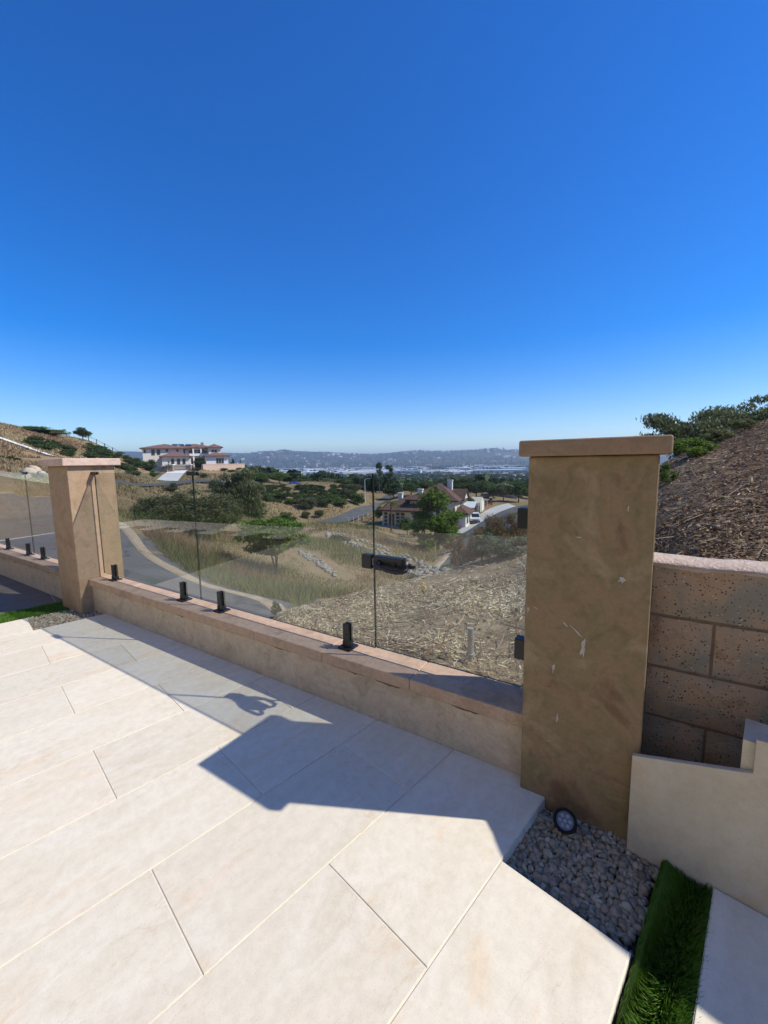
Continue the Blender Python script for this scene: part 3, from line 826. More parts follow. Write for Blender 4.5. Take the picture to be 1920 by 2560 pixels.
def block(s0, s1, z0, z1):
    """rough face, a few bumps, bevelled arrises"""
    nx_, nz_ = 5, 3
    pts, faces = [], []
    for j in range(nz_ + 1):
        for i in range(nx_ + 1):
            e = (i in (0, nx_)) or (j in (0, nz_))
            y = BW_N - .008 if e else BW_N + brng.uniform(-.003, .007)
            pts.append((s0 + (s1 - s0) * i / nx_ + (0 if e else brng.uniform(-.01, .01)), y, z0 + (z1 - z0) * j / nz_ + (brng.uniform(-.002, .002) if e else 0)))
    for j in range(nz_):
        for i in range(nx_):
            k = j * (nx_ + 1) + i
            faces.append((k + 1, k, k + nx_ + 1, k + nx_ + 2))
    b = len(pts)
    pts += [(s0, BW_N - .05, z0), (s1, BW_N - .05, z0), (s1, BW_N - .05, z1), (s0, BW_N - .05, z1)]
    def strip_(idx, c0, c1):
        for q in range(len(idx) - 1):
            faces.append((idx[q], idx[q + 1], c1 if q >= len(idx) // 2 else c0))
        faces.append((idx[len(idx) // 2], c1, c0))
    strip_([i for i in range(nx_ + 1)], b, b + 1)
    strip_([nz_ * (nx_ + 1) + i for i in range(nx_ + 1)], b + 3, b + 2)
    strip_([j * (nx_ + 1) for j in range(nz_ + 1)], b, b + 3)
    strip_([j * (nx_ + 1) + nx_ for j in range(nz_ + 1)], b + 1, b + 2)
    o = MB((0, 0, 0), WF).add(pts, faces)
    ob = o.build('block', M['block'], bw)
    return ob
for k in range(0, 6):
    z1 = Z_TOP - .004 - k * CH
    z0 = z1 - CH + .013
    js = [-.037] + list(np.arange(-.26 if k % 2 else -.463, -4.3, -.406))
    if k % 2 == 0 : js = [-.037, -.463] + list(np.arange(-.869, -4.3, -.406))
    for a, b in zip(js[:-1], js[1:]):
        block(b + .0055, a - .0055, z0, z1)
for k in range(1, 7):
    z0 = Z_TOP - .004 + (k - 1) * CH + .011; z1 = z0 + CH - .011
    for a in np.arange(-.869 if k % 2 else -.66, -4.3, -.406):
        if wall_top(a) - .02 > z1: block(a - .406 + .0055, a - .0055, z0, z1)
# lumpy mortar spread along the top
n1 = 80
pts, faces = [], []
ssx = np.linspace(-.037, -4.25, n1)
for i in range(n1):
    s = ssx[i]; zt = wall_top(s)
    w1 = .010 * fbm(np.array([s * 18]), np.array([0.]), 3, 3)[0]; w2 = .010 * fbm(np.array([s * 21]), np.array([3.]), 3, 8)[0]
    for n_, z_ in ((BW_N - .008, zt - .016 + w1), (BW_N + .006 + abs(w1) * .4, zt - .004 + w2 * .4), (BW_N - .02, zt + .008 + w2 * .5), (BW_N - .10, zt + .010 + w1 * .6), (BW_N - .19, zt + .006 + w2), (BW_N - .20, zt - .06)):
        pts.append((s, n_, z_))
for i in range(n1 - 1):
    for k in range(5): faces.append((i * 6 + k, i * 6 + k + 1, (i + 1) * 6 + k + 1, (i + 1) * 6 + k))
MB((0, 0, 0), WF).add(pts, faces).build('mortar_top', M['mortarcap'], bw, smooth=True)

# ================================================================== tiled stairs
st = empty('garden_stairs', tp(1.9, .4, -.3), 'pale stone clad side of garden stairs beside the brown pillar', 'stairs')
A0 = 1.766
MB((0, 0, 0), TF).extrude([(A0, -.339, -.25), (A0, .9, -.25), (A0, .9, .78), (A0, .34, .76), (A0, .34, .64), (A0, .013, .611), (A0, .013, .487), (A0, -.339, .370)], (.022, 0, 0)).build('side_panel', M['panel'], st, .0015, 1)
A1 = A0 + .024
bk = lambda b: (-2.05 - b * float(TB @ WN)) / float(TA @ WN) - .015      # where the stairs meet the block wall
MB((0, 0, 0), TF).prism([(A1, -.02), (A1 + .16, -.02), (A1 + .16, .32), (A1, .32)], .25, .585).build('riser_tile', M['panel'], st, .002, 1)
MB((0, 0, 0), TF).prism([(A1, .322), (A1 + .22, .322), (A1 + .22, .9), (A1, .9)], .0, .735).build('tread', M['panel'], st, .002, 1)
MB((0, 0, 0), TF).prism([(A1, .016), (A1 + .20, .016), (A1 + .20, .318), (A1, .318)], -.25, .247).build('stair_core', M['slabside'], st)

# ================================================================== gravel, turf
ico = bmesh.new(); bmesh.ops.create_icosphere(ico, subdivisions=2, radius=1.0)
ICO_V = np.array([v.co[:] for v in ico.verts]); ICO_F = np.array([[v.index for v in f.verts] for f in ico.faces]); ico.free()
ico = bmesh.new(); bmesh.ops.create_icosphere(ico, subdivisions=1, radius=1.0)
ICO1_V = np.array([v.co[:] for v in ico.verts]); ICO1_F = np.array([[v.index for v in f.verts] for f in ico.faces]); ico.free()
def pebble_mesh(name, P, R0, m, hi=True):
    V, F, T = [], [], []
    bv, bf = (ICO_V, ICO_F) if hi else (ICO1_V, ICO1_F)
    for i, p in enumerate(P):
        r_ = R0[i]
        A = RNG.normal(size=(3, 3)); q, _ = np.linalg.qr(A)
        sc = np.array([1, RNG.uniform(.65, .95), RNG.uniform(.45, .8)])
        v = bv.copy()
        for _ in range(5):                     # knock flats off, as on crushed stone
            d = RNG.normal(size=3); d /= np.linalg.norm(d); h_ = RNG.uniform(.62, .9)
            e = np.maximum(v @ d - h_, 0); v = v - e[:, None] * d[None] * .85
        v = (v * sc) @ q.T * r_ + p
        F.append(bf + len(V) * len(bv)); V.append(v); T.append(np.full(len(bv), RNG.uniform()))
    return fast_mesh(name, np.vstack(V), np.vstack(F), m, np.concatenate(T))
def pebble_mat(name, cols):
    m, nt, b = new_mat(name)
    a = nt.nodes.new('ShaderNodeAttribute'); a.attribute_name = 'tint'
    c = ramp(nt, a.outputs['Fac'], cols, 0, 1)
    v = coords(nt)
    c = mixc(nt, .5, c, ramp(nt, tex(nt, v, 160, 4), [(.7, .7, .7), (1.1, 1.1, 1.1)], .3, .7), 'MULTIPLY')
    nt.links.new(c, b.inputs['Base Color']); b.inputs['Roughness'].default_value = .85
    return m
M['pebble'] = pebble_mat('grey_pebble', [(0.16, 0.137, 0.098), (0.35, 0.30, 0.215), (0.25, 0.215, 0.155), (0.46, 0.40, 0.285), (0.32, 0.225, 0.145), (0.40, 0.35, 0.255)])
M['darksoil'] = mat('dark_soil', [(0.04, 0.033, 0.027), (0.09, 0.075, 0.06)], 30, 0.97, bs=.6, bscale=80)
def gravel_bed(label, poly, z, r0, r1, step, keep):
    lo = np.min(poly, 0); hi_ = np.max(poly, 0)
    P, Rr = [], []
    for layer in range(2):
        for a in np.arange(lo[0], hi_[0], step):
            for b in np.arange(lo[1], hi_[1], step):
                a2, b2 = a + RNG.uniform(-.5, .5) * step, b + RNG.uniform(-.5, .5) * step
                if keep(a2, b2):
                    r_ = RNG.uniform(r0, r1) * (1.0 if RNG.uniform() < .8 else 1.35)
                    P.append(tp(a2, b2, z + layer * r0 * .9 + RNG.uniform(-.003, .004))); Rr.append(r_)
    me = pebble_mesh('gravel', np.array(P), Rr, M['pebble'], True)
    return props(link('gravel', me), label, 'gravel', kind='stuff')
def outside_pillar(a, b):
    p = a * TA + b * TB; s, n = p @ WD, p @ WN
    return not (-.03 < s < .43 and n < -1.84) and n > -2.1
bed = MB((0, 0, 0), TF).prism([(1.33, -.70), (2.2, -.70), (2.2, -.03), (-1.6, -.03), (-1.6, -.23), (1.33, -.23)], -.30, -.066).build('gravel_bed_soil', M['darksoil'])
props(bed, kind='structure')
gravel_bed('grey gravel in the corner below the large brown pillar', [(1.34, -.665), (1.98, -.20)], -.062, .0095, .0185, .0185,
           lambda a, b: outside_pillar(a, b) and not (a > 1.76 and b > -.335) and (b < -.225 + .02 * math.sin(a * 30) or a > 1.70 and b < -.2))
bed2 = MB((0, 0, 0), TF).prism([(.374, -5.06), (1.3, -5.06), (1.3, -6.0), (-.02, -6.0), (-.02, -5.545), (.374, -5.545)], -.30, -.05).build('gravel_bed_soil', M['darksoil'])
props(bed2, kind='structure')
def out2(a, b):
    p = a * TA + b * TB; s, n = p @ WD, p @ WN
    return not (5.03 < s < 5.54 and n < -1.80) and n > -1.93
gravel_bed('pale gravel patch at the foot of the sunlit pink pillar', [(.385, -5.57), (1.2, -5.065)], -.036, .011, .020, .024, lambda a, b: out2(a, b))

M['turf'] = leaf_mat('turf_blade', [(0.04, 0.11, 0.01), (0.085, 0.21, 0.018), (0.14, 0.30, 0.03), (0.20, 0.24, 0.08)], .3, .45)
def blades(name, P, h0, h1, w0, m, lean=.5, label=None, cat=None, kind='stuff', seed=1, two=True):
    """tapered grass blades, bent once"""
    r_ = np.random.default_rng(seed); n = len(P)
    az = r_.uniform(0, 2 * math.pi, n); az2 = r_.uniform(0, 2 * math.pi, n)
    h_ = r_.uniform(h0, h1, n); w_ = w0 * r_.uniform(.7, 1.3, n); l_ = lean * r_.uniform(.1, 1, n) * h_
    side = np.stack([np.cos(az), np.sin(az), np.zeros(n)], 1) * w_[:, None] / 2
    dirn = np.stack([np.cos(az2), np.sin(az2), np.zeros(n)], 1)
    up = np.array([0, 0, 1.0])
    t = r_.uniform(0, 1, n)
    mid = P + dirn * (l_ * .35)[:, None] + up * (h_ * .6)[:, None]
    tip = P + dirn * l_[:, None] + up * (h_ * np.sqrt(np.clip(1 - (l_ / h_) ** 2 * .6, .2, 1)))[:, None]
    if two:
        V = np.stack([P - side, P + side, mid + side * .75, mid - side * .75, tip], 1).reshape(-1, 3)
        base = np.arange(n)[:, None] * 5
        F = np.concatenate([base + np.array([[0, 1, 2]]), base + np.array([[0, 2, 3]]), base + np.array([[3, 2, 4]])])
        T = np.repeat(t, 5)
    else:
        V = np.stack([P - side, P + side, tip], 1).reshape(-1, 3)
        F = np.arange(n)[:, None] * 3 + np.array([[0, 1, 2]])
        T = np.repeat(t, 3)
    me = fast_mesh(name, V, F, m, T)
    return props(link(name, me), label, cat, kind=kind)
def turf(label, a0, a1, b0, b1, z, n, seed, keep=lambda a, b: True):
    r_ = np.random.default_rng(seed)
    a = r_.uniform(a0, a1, n); b = r_.uniform(b0, b1, n)
    k = np.array([keep(x, y) for x, y in zip(a, b)])
    a, b = a[k], b[k]
    P = a[:, None] * TA[None] + b[:, None] * TB[None] + z * UP[None]
    return blades('artificial_turf', P, .028, .055, .0034, M['turf'], .8, label, 'turf', 'stuff', seed)
turf('narrow strip of green artificial turf beside the stair landing', -.1, 1.765, -.220, -.070, -.040, 30000, 3)
turf('narrow strip of green artificial turf beside the sunlit pillar', -.0, 1.0, -5.98, -5.585, -.045, 15000, 4, lambda a, b: out2(a, b) or (a * TA + b * TB) @ WN > -1.8)

# ================================================================== uplight in the gravel
ul = empty('garden_uplight', wp(.222, -1.735, -.06), 'black round garden spotlight lying in the gravel against the pillar', 'spotlight')
c0 = wp(.222, -1.745, .005); ax = np.array([-.20, -.50, .62]); ax /= np.linalg.norm(ax)
_x = np.cross(ax, UP); _x /= np.linalg.norm(_x); _y = np.cross(_x, ax)
UF = (_x * .76, _y * .76, ax * .76)
M['matt_black'] = mat('matt_black', [(0.010, 0.010, 0.010)], rough=.75, spec=.25)
MB(c0, UF).tube([(0, 0, -.07), (0, 0, -.05), (0, 0, .012), (0, 0, .022)], [.034, .050, .060, .060], 28).build('housing', M['matt_black'], ul, smooth=False)
ringm = MB(c0, UF)
prof = [(.045, .0225), (.047, .031), (.060, .031), (.0625, .024)]
for i, (r0_, z0_) in enumerate(prof[:-1]):
    r1_, z1_ = prof[i + 1]
    for k in range(32):
        a_, b_ = 2 * math.pi * k / 32, 2 * math.pi * (k + 1) / 32
        ringm.add([(r0_ * math.cos(a_), r0_ * math.sin(a_), z0_), (r0_ * math.cos(b_), r0_ * math.sin(b_), z0_), (r1_ * math.cos(b_), r1_ * math.sin(b_), z1_), (r1_ * math.cos(a_), r1_ * math.sin(a_), z1_)], [(0, 1, 2, 3)])
ringm.build('rim', M['matt_black'], ul)
M['lens'] = mat('frosted_lens', [(0.12, 0.12, 0.13), (0.17, 0.17, 0.18)], 60, 0.25, spec=.6)
M['led'] = mat('led_cup', [(0.30, 0.30, 0.31)], rough=.18, spec=.7)
MB(c0, UF).tube([(0, 0, .0205), (0, 0, .0235)], .0455, 28).build('lens', M['lens'], ul)
for k in range(7):
    q = (0, 0) if k == 6 else (.027 * math.cos(k * math.pi / 3), .027 * math.sin(k * math.pi / 3))
    MB(c0, UF).tube([(q[0], q[1], .0236), (q[0], q[1], .0262)], [.0105, .0075], 14).build('led', M['led'], ul)
cb = np.array(c0) - ax * .05
MB().tube([cb, cb + np.array([-.06, .03, -.01]), wp(.37, -1.77, -.035), wp(.46, -1.75, -.05)], .012, 8).build('cable_conduit', mat('grey_conduit', [(0.20, 0.21, 0.21)], rough=.6), ul, smooth=True)

# ================================================================== galvanised pipe in the slope
pp = at(1176, 1640, 2.82); pz = gz(pp[0], pp[1])
pipe = empty('steel_pipe', (pp[0], pp[1], pz), 'short galvanised steel pipe with collar sticking out of the straw', 'pipe')
MB((pp[0], pp[1], 0)).tube([(0, 0, pz - .1), (0, 0, .205)], .0185, 14).build('lower_pipe', M['steel'], pipe, smooth=False)
MB((pp[0], pp[1], 0)).tube([(0, 0, .195), (0, 0, .385)], [.0235, .0225], 16).build('upper_sleeve', M['steel'], pipe)
MB((pp[0], pp[1], 0)).tube([(0, 0, .188), (0, 0, .203)], .030, 16).build('collar', M['steel'], pipe)

# ================================================================== roads
OUT = [(-500, 1236), (-250, 1236), (0, 1237), (110, 1240), (190, 1265), (250, 1294), (300, 1326), (345, 1385), (400, 1425), (470, 1460), (560, 1486), (660, 1505), (760, 1526)]
outer = [hit(u, v, 4.0)[:2] for u, v in OUT]
for u, D in ((850, 9.6), (960, 12.3), (1060, 16.5), (1120, 22), (1148, 32), (1150, 46), (1138, 60), (1146, 68)):
    outer.append(at(u, 1300, D)[:2])
outer = np.array(outer)
def offset(P, d):
    t = np.gradient(P, axis=0); t /= np.linalg.norm(t, axis=1)[:, None]
    return P + np.stack([t[:, 1], -t[:, 0]], 1) * d[:, None]
k_ = len(OUT)
inner = offset(outer, np.r_[np.full(k_, 4.0), [2.6, 3.0, 3.2, 3.6], np.full(len(outer) - k_ - 4, 4.6)])
sw = [np.array(wp(s, n, 0)[:2]) for s, n in ((30, -2.45), (20, -2.45), (12, -2.45), (9, -2.45), (7.4, -2.45), (6.2, -2.45), (5.2, -2.45), (4.5, -2.45), (3.9, -2.45), (3.55, -2.6), (3.6, -3.0), (3.95, -3.6), (4.15, -4.3))]
inner[:k_] = np.array(sw)
strip_road = strip('hillside_road', outer, inner, M['asphalt'], .035, 240, 14)
props(strip_road, kind='structure')
kin = outer[2:20]; kout = offset(kin, -.42 - .16 * np.sin(np.arange(len(kin)) * 2.3))
props(strip('road_kerb', kout, kin, M['kerb'], .06, 150, 6, .22), kind='structure')
ROADPTS, ROADCUT = [], []

def road_pts(a, b):
    """remember the road outline, so that nothing grows on it"""
    a = np.array([q[:2] for q in a], float); b = np.array([q[:2] for q in b], float)
    ROADPTS.append(np.vstack([offset(a, np.full(len(a), -.6)), offset(b, np.full(len(b), .3))[::-1]]))
    ROADCUT.append(np.vstack([a, b[::-1]]))
road_pts(outer, inner)
def off_road(x, y, polys=None):
    ok = np.ones(len(x), bool)
    for P_ in (polys or ROADPTS):
        ins = np.zeros(len(x), bool)
        for i in range(len(P_)):
            (x0, y0), (x1, y1) = P_[i], P_[(i + 1) % len(P_)]
            c = ((y0 > y) != (y1 > y)) & (x < (x1 - x0) * (y - y0) / (y1 - y0 + 1e-12) + x0)
            ins ^= c
        ok &= ~ins
    return ok
G = lambda *rows: [on_ground(u, v, D)[:2] for u, v, D in rows]
st_l = G((1118, 1352, 61), (1153, 1338, 67), (1200, 1312, 80), (1240, 1292, 90), (1275, 1274, 101), (1310, 1265, 112), (1420, 1250, 130), (1600, 1245, 150))
st_r = G((1150, 1352, 58), (1190, 1338, 63), (1240, 1312, 73), (1285, 1292, 82), (1320, 1277, 92), (1360, 1268, 103), (1450, 1258, 118), (1620, 1252, 138))
props(strip('street', st_l, st_r, M['asphalt'], .10, 60, 5), kind='structure'); road_pts(st_l, st_r)
dw_l = G((1128, 1342, 66), (1143, 1326, 72), (1172, 1304, 83), (1200, 1288, 92), (1232, 1272, 103), (1270, 1262, 112))
dw_r = G((1122, 1351, 62), (1154, 1337, 67.3), (1200, 1311, 80.3), (1240, 1291, 90.3), (1275, 1274, 100.6), (1290, 1268, 106))
props(strip('driveway', dw_l, dw_r, M['concrete'], .13, 50, 4), kind='structure'); road_pts(dw_l, dw_r)
ls_l = G((780, 1306, 82), (823, 1301, 86), (870, 1284, 96), (905, 1272, 105), (931, 1262, 113), (948, 1250, 126), (965, 1240, 140))
ls_r = G((800, 1312, 78), (860, 1306, 83), (900, 1290, 91), (925, 1278, 99), (945, 1267, 109), (962, 1255, 121), (985, 1245, 135))
props(strip('side_street', ls_l, ls_r, M['asphalt'], .12, 40, 4), kind='structure'); road_pts(ls_l, ls_r)
up_l = G((250, 1219, 62), (330, 1212, 80), (400, 1207, 100), (470, 1206, 108), (560, 1206, 112), (650, 1207, 118))
up_r = G((250, 1228, 55), (330, 1220, 71), (400, 1213, 92), (470, 1211, 101), (560, 1211, 105), (650, 1211, 112))
props(strip('upper_street', up_l, up_r, M['asphalt'], .15, 40, 4), kind='structure'); road_pts(up_l, up_r)
md_l = G((392, 1204, 104), (420, 1180, 150)); md_r = G((444, 1204, 104), (472, 1180, 150))
props(strip('mansion_driveway', md_l, md_r, M['white_conc'], .25, 20, 4), kind='structure'); road_pts(md_l, md_r)

# the ground is cut a little lower under every road, so that the road lies on top
_co = np.empty(len(gme.vertices) * 3, np.float32); gme.vertices.foreach_get('co', _co); _co = _co.reshape(-1, 3)
_D = np.hypot(_co[:, 0], _co[:, 1]); _near = (_D < 260) & (_co @ np.array(WN, np.float32) < -2.2)
_cut = np.zeros(len(_co), bool); _cut[_near] = ~off_road(_co[_near, 0].astype(float), _co[_near, 1].astype(float), ROADCUT)
_co[_cut, 2] -= .07 + .003 * _D[_cut]
gme.vertices.foreach_set('co', _co.ravel()); gme.update()
# ================================================================== straw, chips and dry grass
M['straw'] = leaf_mat('straw', [(0.17, 0.12, 0.07), (0.42, 0.335, 0.205), (0.60, 0.515, 0.34), (0.72, 0.65, 0.48)], .1, .8)
M['chip'] = leaf_mat('wood_chip', [(0.095, 0.056, 0.031), (0.15, 0.092, 0.052), (0.21, 0.135, 0.076), (0.44, 0.33, 0.21)], .05, .85)
def litter(name, X, Y, l0, l1, w0, w1, m, label, seed, lift=.012, curl=.5):
    """bent stalks: three joints, flat section, thrown down at random"""
    r_ = np.random.default_rng(seed); n = len(X)
    Z = ground_z(X, Y)
    e = .05
    gx = (ground_z(X + e, Y) - Z) / e; gy = (ground_z(X, Y + e) - Z) / e
    nrm = np.stack([-gx, -gy, np.ones(n)], 1); nrm /= np.linalg.norm(nrm, axis=1)[:, None]
    az = r_.uniform(0, 2 * math.pi, n)
    d = np.stack([np.cos(az), np.sin(az), np.zeros(n)], 1); d -= nrm * (d * nrm).sum(1)[:, None]; d /= np.linalg.norm(d, axis=1)[:, None]
    tilt = r_.normal(0, .28, n); d = d * np.cos(tilt)[:, None] + nrm * np.sin(tilt)[:, None]
    sd = np.cross(nrm, d); sd /= np.linalg.norm(sd, axis=1)[:, None]
    L = np.exp(r_.uniform(math.log(l0), math.log(l1), n)); w_ = r_.uniform(w0, w1, n)
    bend = r_.normal(0, curl, n) * L
    C = np.stack([X, Y, Z], 1) + nrm * (lift * r_.uniform(.1, 1.4, n))[:, None]
    roll = r_.uniform(-.9, .9, n); sv = sd * np.cos(roll)[:, None] + nrm * np.sin(roll)[:, None]
    Vs = []
    for t in (-.5, -.17, .17, .5):
        c = C + d * (L * t)[:, None] + sd * (bend * (t * t))[:, None] + nrm * (np.abs(bend) * .3 * t * t)[:, None]
        ww = w_ * (1 if abs(t) < .4 else .55)
        Vs += [c - sv * ww[:, None] / 2, c + sv * ww[:, None] / 2]
    V = np.stack(Vs, 1).reshape(-1, 3)
    base = np.arange(n)[:, None] * 8
    F = np.concatenate([base + np.array([[0, 1, 3, 2]]), base + np.array([[2, 3, 5, 4]]), base + np.array([[4, 5, 7, 6]])])
    tn = np.clip(r_.uniform(0, 1, n) ** 1.2 * .75 + .22 + .28 * fbm(X * 2.1, Y * 2.1, 3, seed + 5), 0, 1)
    me = fast_mesh(name, V, F, m, np.repeat(tn, 8))
    return props(link(name, me), label, 'debris', kind='stuff')
def polar(n, th0, th1, d0, d1, seed, p=1.0):
    r_ = np.random.default_rng(seed)
    th = r_.uniform(R(th0), R(th1), n); D = np.exp(r_.uniform(math.log(d0), math.log(d1), n))
    return D * np.sin(th), D * np.cos(th)
def th(u): return math.degrees(math.atan((u - 960) / F_PX))
# cleared slope: pale straw, left of the pillar
x, y = polar(70000, th(540), th(1420), 2.35, 8.2, 21)
s_, n_ = wsn(x, y); D = np.hypot(x, y)
zz = ground_z(x, y)
ok = (n_ < -2.2) & off_road(x, y) & (s_ < 2.75 + .62 * np.clip(-n_ - 2.2, 0, 3)) & ~((s_ < .46) & (n_ > -2.32))
keep = np.random.default_rng(3).uniform(size=len(x)) < np.clip(.42 + .9 * fbm(x * 1.5, y * 1.5, 4, 77), .06, 1)
ok &= keep
litter('straw_litter', x[ok], y[ok], .012, .10, .003, .010, M['straw'], 'pale straw and chopped stalks covering the cleared slope', 31, .018)
x2, y2 = polar(900, th(700), th(1420), 2.5, 8, 22); s2, n2 = wsn(x2, y2)
ok = (n2 < -2.3) & off_road(x2, y2) & (s2 < 2.5 + .6 * np.clip(-n2 - 2.2, 0, 3))
litter('twig_litter', x2[ok], y2[ok], .12, .55, .006, .013, M['chip'], 'longer brown twigs lying on the straw slope', 32, .03, .3)
# bank above the block wall: brown earth and wood chips
x, y = polar(34000, th(1600), th(2350), 2.2, 12, 23); s_, n_ = wsn(x, y)
ok = (n_ < -2.27) & (s_ < -.02)
keep = np.random.default_rng(4).uniform(size=len(x)) < np.where(fbm(x * 1.1, y * 1.6, 3, 78) > -.1, .95, .3)
ok &= keep
litter('chip_litter', x[ok], y[ok], .010, .05, .005, .012, M['chip'], 'brown wood chips and bark scattered on the earth bank', 33, .016)
x2, y2 = polar(300, th(1600), th(2350), 2.6, 10, 24); s2, n2 = wsn(x2, y2)
ok = (n2 < -2.35) & (s2 < -.05)
litter('stick_litter', x2[ok], y2[ok], .06, .32, .004, .010, M['straw'], 'pale dry sticks lying on the brown earth bank', 34, .03, .3)
x, y = polar(7000, th(1620), th(2300), 3.8, 13, 28); s_, n_ = wsn(x, y)
ok = (n_ < -2.5) & (s_ < -.1)
ok &= np.random.default_rng(8).uniform(size=len(x)) < np.clip(.6 + .8 * fbm(x * .9, y * 1.2, 3, 79), .1, 1)
litter('bark_litter', x[ok], y[ok], .02, .09, .006, .015, M['chip'], 'larger pieces of bark mulch higher up the earth bank', 35, .025)
# clods
P, Rr = [], []
x, y = polar(900, th(700), th(2300), 2.5, 11, 25); s_, n_ = wsn(x, y)
for xx, yy, s1, n1_ in zip(x, y, s_, n_):
    if n1_ < -2.32 and (s1 < 2.4) and not (s1 < .5 and s1 > -.1 and n1_ > -2.5):
        r_ = random.uniform(.006, .026) * (1 if random.random() < .93 else 1.8)
        P.append((xx, yy, gz(xx, yy) + r_ * .3)); Rr.append(r_)
ok = off_road(np.array([p[0] for p in P]), np.array([p[1] for p in P]))
P = [p for p, o_ in zip(P, ok) if o_]; Rr = [r_ for r_, o_ in zip(Rr, ok) if o_]
M['clod'] = pebble_mat('earth_clod', [(0.10, 0.065, 0.04), (0.17, 0.115, 0.072), (0.24, 0.17, 0.11), (0.20, 0.15, 0.10)])
props(link('earth_clods', pebble_mesh('earth_clods', np.array(P), Rr, M['clod'], False)), 'lumps of brown earth on the cleared slope and bank', 'earth', kind='stuff')
# dry grass on the slope beyond the road
M['drygrass'] = leaf_mat('dry_grass', [(0.22, 0.135, 0.072), (0.33, 0.225, 0.12), (0.44, 0.345, 0.19), (0.35, 0.32, 0.145), (0.52, 0.44, 0.27)], .25, .8)
M['greengrass'] = leaf_mat('green_grass', [(0.17, 0.18, 0.06), (0.24, 0.25, 0.085), (0.32, 0.305, 0.125)], .3, .7)
x, y = polar(150000, -42, th(1330), 6.6, 66, 26); s_, n_ = wsn(x, y); D = np.hypot(x, y)
ok = off_road(x, y) & (n_ < -3.4)
RIP1 = [(748, 1382), (790, 1402), (838, 1438)]; RIP2 = [(815, 1338), (865, 1352), (925, 1378), (1010, 1412), (1060, 1428), (1120, 1440)]
for ln_, w_ in ((RIP1, .8), (RIP2, 1.15)):                  # no grass among the stones
    a_ = np.array(ln_, float); uu = np.linspace(a_[0, 0], a_[-1, 0], 26)
    c_ = np.array([hit(u_, v_, 9.0) for u_, v_ in zip(uu, np.interp(uu, a_[:, 0], a_[:, 1]))])
    for i in range(0, len(x), 20000):
        ok[i:i + 20000] &= np.hypot(x[i:i + 20000, None] - c_[None, :, 0], y[i:i + 20000, None] - c_[None, :, 1]).min(1) > w_
onmound = (D < 8.8) & (np.degrees(np.arctan2(x, y)) > th(800))
ok &= ~onmound
patch = fbm(x / 3.3, y / 3.3, 3, 91)
ok &= np.random.default_rng(6).uniform(size=len(x)) < np.where(patch > -.35, .95, .35)
x, y, D, patch = x[ok], y[ok], D[ok], patch[ok]
z = ground_z(x, y)
gsel = (fbm(x / 5.0 + 7, y / 5.0, 3, 92) > .25)
for sel, m_, nm, lb, sd_ in ((~gsel, M['drygrass'], 'dry_grass', 'dry straw-coloured grass covering the slope beyond the road', 51), (gsel, M['greengrass'], 'green_grass', 'patches of greener grass among the dry slope', 52)):
    r_ = np.random.default_rng(sd_)
    P = np.stack([x[sel], y[sel], z[sel] - .03], 1); n = len(P); Ds = D[sel]
    az = r_.uniform(0, 2 * math.pi, n); az2 = r_.uniform(0, 2 * math.pi, n)
    h_ = r_.uniform(.10, .42, n) * (1 + .3 * np.clip(Ds / 40, 0, 1)) * np.clip(.75 + .8 * fbm(P[:, 0] / 1.7, P[:, 1] / 1.7, 3, 15), .3, 1.6); w_ = .010 + .0011 * Ds
    side = np.stack([np.cos(az), np.sin(az), 0 * az], 1) * (w_ / 2)[:, None]
    tip = P + np.stack([np.cos(az2) * h_ * .45, np.sin(az2) * h_ * .45, h_], 1)
    V = np.stack([P - side, P + side, tip], 1).reshape(-1, 3)
    t = np.clip(r_.uniform(0, 1, n) * .5 + .4 * fbm(P[:, 0] / 2.4, P[:, 1] / 2.4, 3, 5) + .25, 0, 1)
    me = fast_mesh(nm, V, np.arange(n)[:, None] * 3 + np.array([[0, 1, 2]]), m_, np.repeat(t, 3))
    props(link(nm, me), lb, 'grass', kind='stuff')

x, y = polar(42000, th(-140), th(345), 52, 185, 29)
x3, y3 = polar(16000, th(345), th(945), 66, 175, 30)
x, y = np.r_[x, x3], np.r_[y, y3]
ok = off_road(x, y) & (fbm(x / 6, y / 6, 3, 95) > -.4); x, y = x[ok], y[ok]
P = np.stack([x, y, ground_z(x, y) - .05], 1); n = len(P); r_ = np.random.default_rng(53)
az = r_.uniform(0, 2 * math.pi, n); h_ = r_.uniform(.12, .55, n); w_ = r_.uniform(.15, .4, n)
side = np.stack([np.cos(az), np.sin(az), 0 * az], 1) * (w_ / 2)[:, None]
V = np.stack([P - side, P + side, P + np.stack([r_.normal(0, .15, n), r_.normal(0, .15, n), h_], 1)], 1).reshape(-1, 3)
t = np.clip(r_.uniform(0, 1, n) * .6 + .4 * fbm(x / 9, y / 9, 3, 96) + .1, 0, 1)
props(link('hill_grass', fast_mesh('hill_grass', V, np.arange(n)[:, None] * 3 + np.array([[0, 1, 2]]), M['drygrass'], np.repeat(t, 3))), 'short dry grass on the brown hill and the tan banks', 'grass', kind='stuff')

